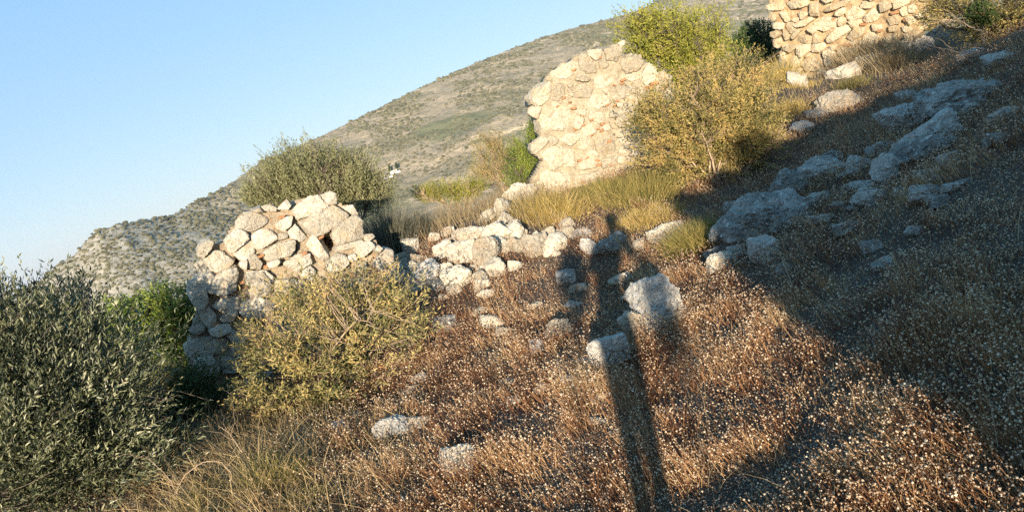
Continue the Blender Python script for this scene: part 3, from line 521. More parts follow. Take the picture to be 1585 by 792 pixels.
def blades(P, D, L, Wd, r, bend=.3, segs=3, tint=None, droop=None):
    n = len(P); D = nrm(D); side = nrm(np.cross(D, nrm(r.normal(size=(n, 3))))); bd = nrm(r.normal(size=(n, 3))*np.array([1, 1, .2])+np.array([0, 0, -.5])) if droop is None else droop
    L = np.broadcast_to(L, (n,))[:, None]; Wv = np.broadcast_to(Wd, (n,))[:, None]*.5; B = np.broadcast_to(bend, (n,))[:, None]; rows = []
    for k in range(segs+1):
        s = k/segs; c = P+D*L*s+bd*L*B*s*s; wv = Wv*(1-.75*s); rows += [c-side*wv, c+side*wv]
    V = np.stack(rows, 1).reshape(-1, 3); m = 2*(segs+1); base = np.arange(n)[:, None]*m; F = np.vstack([base+np.array([[2*k, 2*k+1, 2*k+3, 2*k+2]]) for k in range(segs)])
    t = np.repeat(tint if tint is not None else r.uniform(0, 1, n), m); tip = P+D*L+bd*L*B; return V, F, t, tip
def tubes(polys, rad0, rad1, sides=5):
    V = []; F = []; n0 = 0
    for i, pl in enumerate(polys):
        pl = np.asarray(pl); k = len(pl); T = np.gradient(pl, axis=0); T = nrm(T); a = nrm(np.cross(T, np.array([[.3, .9, .1]]))); b = np.cross(T, a)
        r0 = rad0[i] if np.ndim(rad0) else rad0; r1 = rad1[i] if np.ndim(rad1) else rad1; R = np.linspace(r0, r1, k)[:, None]
        for s in range(sides):
            th = 2*math.pi*s/sides; V.append(pl+R*(math.cos(th)*a+math.sin(th)*b))
        idx = n0+np.arange(sides*k).reshape(sides, k)
        for s in range(sides):
            s2 = (s+1) % sides; F.append(np.stack([idx[s, :-1], idx[s, 1:], idx[s2, 1:], idx[s2, :-1]], 1))
        n0 += sides*k
    return np.vstack(V), np.vstack(F)
def curve(p0, p1, k, wob, r, sag=0.):
    t = np.linspace(0, 1, k)[:, None]; L = np.linalg.norm(p1-p0); w = np.cumsum(r.normal(size=(k, 3)), 0)*wob*L/k; w -= t*w[-1]; return p0+(p1-p0)*t+w+np.array([0, 0, 1])*sag*L*4*t*(1-t)
def crown_pts(blobs, n, r, shell=.45, rough_=.35):
    vol = np.array([b[3]*b[4]*b[5] for b in blobs])**(2/3); ch = r.choice(len(blobs), n, p=vol/vol.sum()); C = np.array([b[:3] for b in blobs])[ch]; Rr = np.array([b[3:6] for b in blobs])[ch]
    d = nrm(r.normal(size=(n, 3))); rad = r.uniform(0, 1, n)**shell; rad *= 1+rough_*fbm(np.hstack([d*2.2])+C*1.7, 2); P = d*rad[:, None]; 
    loc = P[:, :1]*Rr[:, :1]*crt+P[:, 1:2]*Rr[:, 1:2]*fwd+P[:, 2:3]*Rr[:, 2:3]*cup; return C+loc, loc
SHR = []
def shrub(name, label, cat, blobs, r, nt, lpt, Lm, Wd, mat, spread=.8, upb=.5, twigL=.18, limbs=7, shell=.45, seed=1, droop=0., tcl=.5, wood=None, limb_r=.014, base=None, rough_=.35, group=None, gap=.0, show_twigs=.4):
    """blobs: (px, py, rx, ry[, range])"""
    g = np.random.default_rng(seed); B = []
    for b in blobs:
        rr = b[4] if len(b) > 4 else r; c = at(b[0], b[1], rr); s = rr/F0; B.append([*c, b[2]*s, .5*(b[2]+b[3])*s*.9, b[3]*s])
    B = np.array(B); bc = B[0, :3].copy() if base is None else at(base[0], base[1], base[2] if len(base) > 2 else r); bc[2] = Hs(bc[0], bc[1])-.03
    T, loc = crown_pts(B, nt, g, shell, rough_)
    if gap > 0:
        keep = fbm(T*5.5+seed, 2) > -.6+gap; T = T[keep]; loc = loc[keep]
    zg = H(T[:, 0], T[:, 1])+.03; ok = T[:, 2] > zg; T = T[ok]; loc = loc[ok]; n = len(T)
    out = nrm(T-(bc+np.array([0, 0, .2]))); td = nrm(out*.7+nrm(loc)*.5+np.array([0, 0, upb])+g.normal(size=(n, 3))*.35)
    k = np.tile(np.arange(lpt), n); ti = np.repeat(np.arange(n), lpt); frac = (k+g.uniform(0, 1, len(k)))/lpt
    tl = twigL*g.uniform(.6, 1.3, n); P = T[ti]+td[ti]*(tl[ti]*(frac-.4))[:, None]+g.normal(size=(len(k), 3))*.004
    D = nrm(td[ti]*(1-.2*spread)+nrm(g.normal(size=(len(k), 3)))*spread+np.array([0, 0, -droop]))
    clump = .5+.9*fbm(T*4+seed*3, 2)
    tint = np.clip((tcl*clump[ti]+(1-tcl)*g.uniform(0, 1, len(k))), 0, 1)
    root = thing(name, label, cat, bc, group)
    V, F, t = leaves(P, D, Lm, Wd, g, tint=tint); me = mesh_np('foliage', V, Ft=F, attr=t, origin=bc); obj('foliage', me, mat, root)
    # limbs
    pls = []; r0 = []; r1 = []; ends = crown_pts(B, limbs, g, .8, .1)[0]
    mids = []
    for e in ends:
        b0 = bc+np.array([g.normal()*.04, g.normal()*.04, 0]); L = curve(b0, e, 9, .25, g, .04); pls.append(L); r0.append(limb_r); r1.append(limb_r*.25); mids.append(L[3:])
    mids = np.vstack(mids); sel = g.choice(n, min(n, int(n*show_twigs)), replace=False)
    for s in sel[:1400]:
        dd = ((mids-T[s])**2).sum(1)+((mids[:, 2] > T[s, 2])*.05); j = np.argmin(dd); pls.append(curve(mids[j], T[s]+td[s]*tl[s]*.6, 5, .15, g)); r0.append(.0035); r1.append(.0012)
    V, F = tubes(pls, np.array(r0), np.array(r1), 4); me = mesh_np('branches', V, Fq=F, smooth=True, origin=bc); obj('branches', me, wood or M_bark, root)
    SHR.append((bc, B)); return root
L_olive = tint_mat('olive_leaf', [(0, (.025, .032, .015)), (.45, (.085, .10, .045)), (.75, (.27, .28, .16)), (1, (.56, .53, .36))], .15, .45, .4)
L_olive2 = tint_mat('pale_olive_leaf', [(0, (.11, .12, .05)), (.5, (.26, .26, .12)), (1, (.46, .43, .24))], .2, .5, .3)
L_mast = tint_mat('mastic_leaf', [(0, (.05, .09, .018)), (.5, (.17, .25, .04)), (1, (.40, .44, .08))], .25, .45, .4)
L_yel = tint_mat('yellowing_leaf', [(0, (.04, .05, .02)), (.25, (.16, .17, .06)), (.5, (.38, .33, .13)), (.82, (.66, .50, .20)), (1, (.58, .33, .15))], .25, .5, .25)
L_tan = tint_mat('tan_leaf', [(0, (.04, .055, .018)), (.3, (.17, .16, .05)), (.6, (.46, .36, .12)), (.85, (.60, .42, .15)), (1, (.54, .34, .14))], .25, .5, .25)
L_lime = tint_mat('lime_leaf', [(0, (.13, .16, .025)), (.5, (.36, .36, .06)), (1, (.58, .50, .11))], .3, .5, .25)
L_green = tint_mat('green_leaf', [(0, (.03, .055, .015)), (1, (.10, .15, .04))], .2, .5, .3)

shrub('olive_bush', 'large dark olive bush with silvery narrow leaves filling the lower left corner', 'bush',
      [(70, 610, 150, 130, 5.9), (20, 520, 70, 75, 6.0), (105, 508, 50, 62, 6.6), (155, 610, 66, 90, 6.6), (130, 720, 120, 110, 5.5), (-10, 700, 110, 120, 5.5), (-60, 560, 80, 110, 6.0), (200, 700, 50, 70, 6.3)],
      5.9, 8200, 9, .048, .012, L_olive, .6, .75, .26, 14, .5, 11, tcl=.3, limb_r=.03, base=(60, 800, 5.9), rough_=.5, gap=.12, show_twigs=.12)
shrub('mastic_bush', 'bright green round leaved bush beside the left end of the hole wall', 'bush', [(262, 474, 46, 36), (218, 495, 52, 40), (285, 515, 34, 45), (250, 555, 58, 55), (185, 520, 48, 46)], 8.6, 3400, 7, .032, .021, L_mast, 1., .3, .1, 8, .4, 12, limb_r=.02, rough_=.5, gap=.15)
shrub('olive_shrub', 'round pale green olive shrub standing behind the top of the hole wall', 'bush', [(485, 272, 72, 46), (430, 288, 46, 36), (535, 280, 52, 42), (580, 300, 32, 34), (400, 305, 24, 22), (500, 300, 80, 40)], 9.4, 5600, 8, .038, .012, L_olive2, .7, .8, .18, 12, .45, 13, limb_r=.02, rough_=.5, gap=.1)
shrub('yellowing_bush', 'broad yellowing bush in front of the hole wall, nearest bush at centre left', 'bush', [(530, 500, 110, 72, 6.4), (610, 480, 50, 50, 6.5), (450, 560, 75, 62, 6.2), (500, 622, 96, 54, 6.0), (640, 510, 30, 45, 6.4), (400, 620, 40, 50, 6.1), (470, 470, 70, 40, 6.8), (560, 455, 80, 34, 6.8), (400, 540, 40, 40, 6.6), (560, 570, 80, 50, 6.2)],
      6.3, 4900, 6, .046, .0135, L_yel, .9, .4, .15, 12, .55, 14, tcl=.5, limb_r=.014, rough_=.9, gap=.55, wood=M_twig, show_twigs=.35, base=(520, 640, 6.3))
shrub('autumn_bush', 'twiggy tan and green bush leaning against the right side of the cream wall', 'bush', [(1075, 195, 88, 68), (1135, 165, 66, 52), (1040, 235, 52, 40), (1165, 215, 40, 60), (1010, 180, 36, 36), (1110, 235, 60, 45), (1150, 120, 45, 35, 10.2), (1090, 130, 45, 30, 10)],
      9.5, 10500, 7, .05, .015, L_tan, .9, .35, .17, 14, .55, 15, tcl=.6, limb_r=.018, rough_=.95, gap=.5, wood=M_twig, show_twigs=.4, base=(1110, 290, 9.3))
shrub('lime_bush', 'tall lime green bush rising behind the top of the cream wall', 'bush', [(1050, 55, 72, 42), (1000, 45, 44, 32), (1090, 85, 46, 42), (1030, 85, 60, 36), (1075, 120, 60, 40)], 12.5, 5200, 7, .058, .018, L_lime, .9, .5, .17, 10, .5, 16, tcl=.4, rough_=.8, gap=.35)
shrub('heath_bush', 'yellow and brown wispy bush left of the cream wall', 'bush', [(760, 228, 30, 26), (775, 262, 34, 34), (745, 270, 22, 30), (790, 240, 22, 26)], 11.6, 1800, 7, .03, .007, L_yel, .6, .8, .14, 8, .6, 17, rough_=.5, gap=.1, wood=M_twig)
shrub('green_bush', 'dark green bush tucked against the left edge of the cream wall', 'bush', [(812, 240, 30, 30), (805, 272, 26, 24), (828, 205, 14, 26), (830, 255, 16, 24)], 11.3, 2000, 7, .03, .010, L_mast, .8, .5, .12, 8, .5, 18, rough_=.5)
shrub('dark_bush', 'small dark green bush left of the far ochre wall', 'bush', [(1172, 62, 32, 26), (1150, 72, 22, 18), (1185, 82, 22, 20)], 18.5, 1500, 7, .05, .03, L_green, .9, .3, .14, 6, .4, 19)
shrub('corner_bush', 'overhanging bush with dark branches in the top right corner', 'bush', [(1555, 25, 55, 40), (1490, 12, 45, 30), (1600, 60, 50, 40), (1530, 50, 40, 26), (1450, 20, 30, 24)], 12.5, 2600, 6, .045, .015, L_tan, .9, .3, .18, 14, .6, 20, limb_r=.03, rough_=.5, gap=.2)
shrub('green_bush', 'dark green leafy clump among the corner bush branches', 'bush', [(1515, 22, 14, 14), (1525, 30, 12, 10)], 12.2, 260, 7, .05, .02, L_green, .9, .3, .12, 4, .5, 21)
shrub('dark_bush', 'dark bush added as the shade of the hollow between the olive bush and the front bush', 'bush', [(275, 650, 55, 48), (335, 665, 42, 40), (300, 610, 40, 40), (255, 700, 40, 36, 6.0)], 6.9, 2200, 7, .04, .016, L_green, .9, .4, .16, 7, .5, 24, rough_=.8, gap=.2)  # dark foliage added to stand in for the deep shade of the hollow
shrub('lime_bush', 'small yellow green bush in the dry grass beside the olive shrub', 'bush', [(700, 298, 46, 18), (660, 300, 26, 14), (735, 290, 20, 14)], 10.6, 1500, 6, .028, .009, L_lime, .8, .7, .12, 8, .5, 22, wood=M_twig)

# ------------------------------------------------------------------ grass tussocks: each a thing
T_gold = tint_mat('golden_grass', [(0, (.22, .17, .05)), (.5, (.55, .40, .12)), (1, (.78, .60, .25))], .3, .6, .2)
T_green = tint_mat('green_grass', [(0, (.10, .11, .03)), (.5, (.30, .26, .08)), (1, (.62, .47, .17))], .3, .6, .2)
T_straw = tint_mat('straw_grass', [(0, (.16, .11, .06)), (.5, (.38, .28, .15)), (1, (.58, .46, .28))], .25, .6, .2)
T_gstraw = tint_mat('gold_straw', [(0, (.20, .13, .06)), (.5, (.50, .36, .17)), (1, (.74, .56, .30))], .25, .6, .2)  # golden straw, yellower than the bleached stalks
T_grey = tint_mat('grey_stem', [(0, (.06, .07, .05)), (.6, (.18, .17, .12)), (1, (.34, .30, .2))], .2, .6, .2)
def tussock(name, label, px, py, wpx, hpx, r, n, mat, seed, cat='grass', lean=.35, width=.0055, spreadb=.5, bend=.3, group=None, rr=None):
    g = np.random.default_rng(seed); s = r/F0; c = at(px, py, r); x = c[0]+g.normal(size=n)*wpx*s*spreadb; y = c[1]+g.normal(size=n)*wpx*s*spreadb*.8
    z = H(x, y)-.01; org = np.array([c[0], c[1], Hs(c[0], c[1])]); P = np.stack([x, y, z], 1)
    rad = (P-org)/max(wpx*s, 1e-3); top = max(c[2]+hpx*s-org[2], .08); D = nrm(np.stack([rad[:, 0]*lean, rad[:, 1]*lean, np.ones(n)], 1)+g.normal(size=(n, 3))*.26)
    cl = fbm2(x, y, 7., 3, seed); L = top*np.clip(g.uniform(.3, 1.05, n)+.35*cl, .15, 1.35); V, F, t, tip = blades(P, D, L, width*g.uniform(.6, 1.3, n), g, bend*g.uniform(.2, 1.6, n), 3, np.clip(.5+.5*fbm2(x, y, 5., 3, seed+7)+g.normal(size=n)*.28, 0, 1))
    me = mesh_np(name, V, Fq=F, attr=t, origin=org); o = obj(name, me, mat, origin=org); return tag(o, label, cat, group)
tussock('grass_tussock', 'golden fine grass tussock between the tilted slab and the cream wall', 852, 345, 40, 58, 8.9, 3000, T_gold, 31, lean=.5)
tussock('broom_clump', 'green and gold broom clump at the right foot of the cream wall', 985, 310, 56, 50, 9.3, 3800, T_green, 32, lean=.45, spreadb=.55)
tussock('broom_clump', 'green clump filling the gap below the cream wall and above the head shadow', 925, 305, 30, 34, 9.6, 1500, T_green, 33, lean=.45)
tussock('grass_tussock', 'gold grass patch right of the head shadow', 1010, 345, 48, 30, 8.4, 2200, T_gold, 34, lean=.4)
tussock('green_tussock', 'green feathery tussock left of the largest smooth boulder', 1082, 378, 32, 46, 7.1, 2600, T_green, 35, lean=.7)
tussock('dark_clump', 'dark upright stems in the shade right of the hole wall', 600, 375, 30, 62, 8.6, 2400, T_grey, 36, lean=.2, bend=.15)
tussock('dark_clump', 'grey stems between the dark upright stems and the dry grass', 640, 365, 24, 40, 8.9, 1400, T_grey, 37, lean=.25, bend=.15)
tussock('grass_tussock', 'golden tussock at the left foot of the far wall', 1240, 155, 26, 30, 13.5, 1500, T_gold, 38, width=.006)
tussock('grass_tussock', 'gold grass patch below the far wall beside the tan bush', 1218, 185, 30, 30, 11.8, 1600, T_gold, 39, width=.006)
tussock('grass_tussock', 'dull tussock growing against the far wall', 1335, 88, 30, 34, 15.0, 1500, T_straw, 40, width=.007)
tussock('grass_tussock', 'sunny grass just left of the far wall corner', 1195, 120, 30, 32, 14.5, 1500, T_gold, 41, width=.007)
tussock('grass_tussock', 'olive coloured tussock above the pale humped boulder', 1385, 72, 30, 24, 14.2, 1400, T_straw, 42, width=.006)
tussock('green_tussock', 'green herb clump at the bottom edge under the front bush', 478, 778, 24, 34, 4.3, 900, T_green, 43, lean=.8)
tussock('green_tussock', 'green herb clump in the straw left of the bottom edge one', 425, 745, 26, 28, 4.6, 900, T_green, 44, lean=.8)
tussock('green_tussock', 'small green herb by the bare black hollow', 315, 765, 18, 30, 4.9, 500, T_green, 45, lean=.8)
tussock('green_tussock', 'dull green herb clump left of the straw patch beside the olive bush', 285, 790, 26, 20, 4.6, 420, T_green, 48, lean=.9)
tussock('green_tussock', 'dull green herb clump in the middle of the lower left straw', 370, 785, 26, 22, 4.6, 420, T_green, 49, lean=.9)
tussock('green_tussock', 'dull green herb clump under the lower edge of the front bush', 410, 720, 30, 30, 4.7, 700, T_green, 50, lean=.7)
tussock('green_tussock', 'grey green clump between two stones under the far wall', 1320, 132, 22, 16, 13, 700, T_green, 46, width=.006)
tussock('gold_clump', 'yellow wispy clump at the foot of the mastic bush', 265, 590, 22, 40, 7.9, 900, T_gold, 47)

# ------------------------------------------------------------------ ground cover: dry flowers, straw, litter (uncountable)
T_stem = tint_mat('red_brown_stem', [(0, (.07, .03, .018)), (.35, (.22, .095, .045)), (.65, (.50, .26, .12)), (1, (.72, .50, .27))], .15, .7, .1)
T_head = tint_mat('papery_flower_head', [(0, (.16, .09, .05)), (.3, (.48, .31, .18)), (.65, (.74, .56, .38)), (1, (.90, .79, .62))], .15, .7, .15)
T_lit = tint_mat('litter_fleck', [(0, (.08, .05, .035)), (.5, (.30, .22, .16)), (1, (.74, .66, .54))], 0, .9, .1)
def scatter(n, seed, rmin=1.9, rmax=16, azl=-42, azr=44, power=1.6):
    """ground points over the slope, thinning with distance as 1/r^power in area density"""
    g = np.random.default_rng(seed); a = np.radians(g.uniform(azl, azr, n)); e = 2-power
    r = (rmin**e+(rmax**e-rmin**e)*g.uniform(0, 1, n))**(1/e) if abs(e) > 1e-3 else rmin*(rmax/rmin)**g.uniform(0, 1, n)
    x = r*np.sin(a); y = r*np.cos(a); z = np.concatenate([H(x[i:i+30000], y[i:i+30000]) for i in range(0, n, 30000)]); return np.stack([x, y, z], 1), g
RC = np.array([[c[0], c[1], c[2], s] for c, s in ROCKS])
def offrock(P, f=.8):
    k = np.ones(len(P), bool)
    for c in RC: k &= ((P[:, 0]-c[0])**2+(P[:, 1]-c[1])**2) > (c[3]*f)**2
    return k
def zone(P):
    """0 flowers .. 1 straw (left bottom / under the bush)"""
    px, py, _ = topix(P); return px, py
P, g = scatter(225000, 101, power=1.55); px, py, dz = topix(P); P = P[offrock(P, .42)]
px, py, dz = topix(P); nn = fbm2(P[:, 0], P[:, 1], 1.1, 3, 31); path = sstep(.35, .95, (P[:, 0]-1.15)/1.0-(P[:, 1]-2.2)*.33)*(P[:, 1] < 5)   # trodden path on the right
left = sstep(520, 380, px+nn*60)
keep = (g.uniform(0, 1, len(P)) < (1+.1*path)*(1-.95*left)*np.clip(.80+.4*nn+.75*fbm2(P[:, 0], P[:, 1], 3.2, 3, 91), .34, 1)) & (P[:, 1] < 11+.0*px) & ~((px < 650) & (py < 560)) & ~((px < 850) & (py < 370)); P = P[keep]
nn = nn[keep]; path = path[keep]; n = len(P)
n2 = fbm2(P[:, 0], P[:, 1], 3.2, 3, 91); hgt = .85*(.06+.13*g.uniform(0, 1, n)**.8+.06*nn+.12*n2)*(1-.75*path); hgt = np.clip(hgt, .012, .3)
wind = np.stack([-.25+.3*fbm2(P[:, 0], P[:, 1], .9, 2, 41), .0+.3*fbm2(P[:, 0], P[:, 1], .9, 2, 43), np.ones(n)], 1)
D = nrm(wind+g.normal(size=(n, 3))*np.array([.3, .3, .1])); ti = np.clip(.5+.55*fbm2(P[:, 0], P[:, 1], 2.2, 3, 51)+g.normal(size=n)*.25, 0, 1)
V, F, t, tip = blades(P, D, hgt, .0032, g, .2, 2, ti)
me = mesh_np('dry_flower_stems', V, Fq=F, attr=t)
def heads(T, rad, g, tint, D):
    n = len(T); o = np.array([[1, 0, 0], [0, 1, 0], [-1, 0, 0], [0, -1, 0], [0, 0, 1], [0, 0, -1]], float)
    ax = nrm(D+g.normal(size=(n, 3))*.4); a = nrm(np.cross(ax, g.normal(size=(n, 3)))); b = np.cross(ax, a); J = g.uniform(.7, 1.3, (n, 6, 1))
    V = T[:, None]+rad[:, None, None]*J*(o[None, :, :1]*a[:, None]+o[None, :, 1:2]*b[:, None]+o[None, :, 2:]*ax[:, None]*np.array([1, 1, 1, 1, .7, 1.1])[None, :, None])
    f = np.array([[0, 1, 4], [1, 2, 4], [2, 3, 4], [3, 0, 4], [1, 0, 5], [2, 1, 5], [3, 2, 5], [0, 3, 5]]); return V.reshape(-1, 3), (np.arange(n)[:, None, None]*6+f[None]).reshape(-1, 3), np.repeat(tint, 6)
hr = (.0028+.0048*g.uniform(0, 1, n)**1.3)*(1-.1*path)*(.84+.16*sstep(2.5, 6, np.hypot(P[:, 0], P[:, 1]))); ht = np.clip(g.uniform(0, 1, n)*.7+.3*ti, 0, 1)*(g.uniform(0, 1, n) > .15)
Vh, Fh, th = heads(tip, hr, g, ht, D)
carpet = thing('dry_flowers', 'carpet of dry reddish stemmed flowers with pale papery heads covering the slope', 'dry flowers', (0, 4, Hs(0, 4)), kind='stuff')
org = np.array([0, 4, Hs(0, 4)])
o = obj('stems', mesh_np('stems', V, Fq=F, attr=t, origin=org), T_stem, carpet); o['kind'] = 'stuff'
o = obj('flower_heads', mesh_np('flower_heads', Vh, Ft=Fh, attr=th, origin=org), T_head, carpet); o['kind'] = 'stuff'
# litter
P, g = scatter(150000, 102, power=1.9, rmax=9); n = len(P); P[:, 2] += g.uniform(.001, .012, n)
V, F, t = leaves(P, nrm(g.normal(size=(n, 3))*np.array([1, 1, .25])), .011, .007, g, .3); me = mesh_np('plant_litter', V, Ft=F, attr=t)
o = obj('plant_litter', me, T_lit); tag(o, 'pale flecks of fallen petals and chaff strewn on the soil', 'litter', kind='stuff')
# thin straw all over, thicker at left bottom
P, g = scatter(26000, 103, power=1.6); P = P[offrock(P, .7)]; px, py, _ = topix(P); left = sstep(560, 420, px)*(py > 520); k = (g.uniform(0, 1, len(P)) < .16+.0*left) | (left > .3); k &= ~((px < 300) & (py < 700)); P = P[k]; left = left[k]; n = len(P)
D = nrm(np.stack([g.normal(size=n)*.55-.2, g.normal(size=n)*.55, np.ones(n)], 1)); L = g.uniform(.1, .3, n)*(1+.25*left)
V, F, t, tip = blades(P, D, L, .0026, g, g.uniform(.1, .6, n), 4); o = obj('straw', mesh_np('straw', V, Fq=F, attr=t), T_straw); tag(o, 'thin bleached straw stalks standing through the flowers and in the lower left', 'dry grass', kind='stuff')
Pq, g = scatter(15000, 113, rmin=3.7, rmax=6.3, azl=-36, azr=-8, power=1.2); px, py, _ = topix(Pq); k = (px > 215) & (px < 640+40*g.normal(size=len(px))) & (py > 655) & (g.uniform(0, 1, len(px)) < np.where(px > 520, .2, .5)); Pq = Pq[k]; n = len(Pq)
D = nrm(np.stack([g.normal(size=n)*.45-.3, g.normal(size=n)*.45, np.ones(n)], 1)); L = g.uniform(.08, .34, n)
V, F, t, tip = blades(Pq, D, L, .0045, g, g.uniform(.1, .7, n), 4); o = obj('golden_straw', mesh_np('golden_straw', V, Fq=F, attr=t), T_gstraw); tag(o, 'tangled golden straw filling the lower left between olive bush and flowers', 'dry grass', kind='stuff')
# dry grass behind the walls and on the rim
P, g = scatter(60000, 104, rmin=8.4, rmax=19, azl=-24, azr=34, power=1.); px, py, _ = topix(P)
k = ((px > 560) & (px < 850) & (py < 372)) | ((px > 1120) & (py < 230)) | ((px < 600) & (py < 420)); k &= (g.uniform(0, 1, len(P)) < np.where(px > 1120, .35, 1.)); P = P[k]; px = px[k]; n = len(P)
D = nrm(np.stack([g.normal(size=n)*.2, g.normal(size=n)*.2, np.ones(n)], 1)); L = g.uniform(.12, .38, n)*np.where(px > 1120, .55, 1.)
yl = fbm2(P[:, 0], P[:, 1], 1.3, 2, 61); V, F, t, tip = blades(P, D, L, .0055, g, .25, 3); o = obj('dry_grass', mesh_np('dry_grass', V, Fq=F, attr=np.clip(t*.8+.1, 0, 1)), T_straw); tag(o, 'tall pale dry grass on the rim behind the tumbled wall', 'dry grass', kind='stuff')

# ------------------------------------------------------------------ wild oats, stalks, dead branch
def oat(px, py, r, L, lean, label, seed):
    g = np.random.default_rng(seed); c = at(px, py, r); b = np.array([c[0], c[1], Hs(c[0], c[1])]); p1 = b+np.array([lean*L, 0, L]); k = np.linspace(0, 1, 14)[:, None]
    pl = b+(p1-b)*k+np.array([lean*.6, 0, -.25])*L*k**3; root = thing('wild_oat', label, 'wild oat', b, 'wild oat stalks')
    V, F = tubes([pl], .002, .0008, 4); obj('stalk', mesh_np('stalk', V, Fq=F, smooth=True, origin=b), T_straw_s, root)
    n = 14; s = g.uniform(.62, 1, n); Pp = np.stack([np.interp(s, k[:, 0], pl[:, j]) for j in range(3)], 1); D = nrm(np.stack([g.normal(size=n)*.5+.5, g.normal(size=n)*.4, -np.ones(n)*.7], 1))
    P2 = Pp+D*.02; V, F, t = leaves(P2, D, .028, .007, g, .4); obj('seed_head', mesh_np('seed_head', V, Ft=F, attr=np.clip(t*.3+.7, 0, 1), origin=b), T_straw, root)
T_straw_s = simple_mat('straw_stalk', [(.3, (.40, .30, .17)), (.7, (.58, .46, .28))], 30.)
oat(1225, 405, 5.2, .42, -.25, 'wild oat in front of the largest smooth boulder, hanging pale spikelets', 1); oat(1275, 365, 5.6, .4, -.35, 'wild oat right of the largest smooth boulder', 2)
oat(1110, 330, 7.6, .4, -.3, 'wild oat rising behind the green tussock', 3); oat(1560, 290, 4.6, .3, .2, 'wild oat by the right edge in deep shade', 4)
oat(1500, 262, 5.8, .3, .1, 'wild oat below the white lichened boulder', 5); oat(1300, 240, 8.5, .4, -.1, 'wild oat beside the knobbly grey rock', 6); oat(1330, 120, 12.5, .5, .1, 'wild oat under the far wall boulders', 7)
def stalk(pts, rad, label, name='dry_stalk', cat='stalk', mat=None, sub=0, seed=0):
    g = np.random.default_rng(seed); K = np.array([at(*p) for p in pts]); t = np.linspace(0, len(K)-1, 8*len(K)); pl = np.stack([np.interp(t, range(len(K)), K[:, j]) for j in range(3)], 1)
    for _ in range(3): pl[1:-1] = (pl[:-2]+2*pl[1:-1]+pl[2:])/4
    pl[1:-1] += g.normal(size=pl[1:-1].shape)*rad*.5; root = thing(name, label, cat, pl[0]); V, F = tubes([pl], rad, rad*.35, 6); obj('stem', mesh_np('stem', V, Fq=F, smooth=True, origin=pl[0]), mat or M_twig, root)
    if sub:
        pls = []
        for i in range(sub):
            j = int(g.integers(len(pl)//5, len(pl)-1)); e = pl[j]+(pl[min(j+1, len(pl)-1)]-pl[j-1])*g.uniform(1, 5)+g.normal(size=3)*.09+np.array([0, 0, .03]); pls.append(curve(pl[j], e, 6, .3, g))
        V, F = tubes(pls, rad*.45, rad*.12, 4); obj('twigs', mesh_np('twigs', V, Fq=F, smooth=True, origin=pl[0]), mat or M_twig, root)
    return root
stalk([(268, 770, 4.9), (285, 735, 4.8), (315, 714, 4.7), (340, 713, 4.65), (356, 728, 4.6), (362, 750, 4.6)], .004, 'arching dry stalk over the black hollow at lower left')
stalk([(275, 765, 4.8), (262, 740, 4.8), (240, 718, 4.8), (225, 706, 4.8)], .003, 'straight dry stalk with a pale seed head at lower left', sub=5)
stalk([(375, 700, 4.8), (355, 670, 4.85), (338, 658, 4.9)], .003, 'dry stalk leaning out of the straw under the front bush', sub=4, seed=2)
stalk([(1520, 50, 11.6), (1480, 32, 11.5), (1458, 30, 11.4)], .012, 'pale dead branch sticking out of the corner bush', 'dead_branch', 'branch', sub=8, seed=3)
stalk([(1590, 118, 9.5), (1530, 92, 10.5), (1470, 78, 11), (1420, 66, 11.5)], .012, 'long dark dead branch lying below the corner bush', 'dead_branch', 'branch', M_bark, 14, 4)
stalk([(1590, 70, 10.5), (1540, 75, 10.6), (1500, 95, 10.7), (1440, 98, 10.8)], .010, 'dark forked dead branch above the flat dark stone', 'dead_branch', 'branch', M_bark, 12, 5)
stalk([(1228, 445, 5.0), (1212, 405, 5.2), (1190, 350, 5.6)], .003, 'tall bare stalk crossing the largest smooth boulder', sub=3, seed=6)
stalk([(1545, 690, 2.7), (1536, 640, 2.75), (1530, 610, 2.8)], .0015, 'thin straw standing on the dark path at right', sub=3, seed=7)

# ------------------------------------------------------------------ far hillside: scrub, cypresses, house
def hill_scrub():
    g = np.random.default_rng(55); n = 64000; az = g.uniform(-40, 30, n); Rr = np.interp(az, R_AZ, R_D); r = Rr*np.sqrt(g.uniform(.15, 1.0, n))
    x = r*np.sin(np.radians(az)); y = r*np.cos(np.radians(az)); d = fbm2(x, y, .02, 3, 71); k = (d > -.35+.9*g.uniform(0, 1, n)) | ((az < -18) & (g.uniform(0, 1, n) < .35)); x, y, r = x[k], y[k], r[k]; n = len(x)
    z = np.concatenate([H(x[i:i+30000], y[i:i+30000]) for i in range(0, n, 30000)]); D, Fc = ico(1); s = g.uniform(.3, 1., n)**1.5*1.9*np.clip(r/700, .5, 1.5)
    J = g.uniform(.65, 1.3, (n, len(D), 1)); V = np.stack([x, y, z], 1)[:, None]+D[None]*J*s[:, None, None]*np.array([1.2, 1.2, .8])
    F = (np.arange(n)[:, None, None]*len(D)+Fc[None]).reshape(-1, 3); me = mesh_np('scrub', V.reshape(-1, 3), Ft=F, attr=np.repeat(g.uniform(0, 1, n), len(D)))
    o = obj('hillside_scrub', me, tint_mat('scrub_leaf', [(0, (.085, .085, .05)), (1, (.19, .175, .105))], 0, .9, .1)); tag(o, 'dark low scrub dotted over the mountain side', 'scrub', kind='stuff')
hill_scrub()
bmz = bmesh.new(); bmesh.ops.create_cube(bmz, size=1); mez = bpy.data.meshes.new('haze'); bmz.to_mesh(mez); bmz.free(); hz = bpy.data.objects.new('haze', mez); COL.objects.link(hz)
zlo = min(min(v.co.z for v in g2.data.vertices), min(v.co.z for v in g1.data.vertices))-1; zhi = max(v.co.z for v in g2.data.vertices)+25
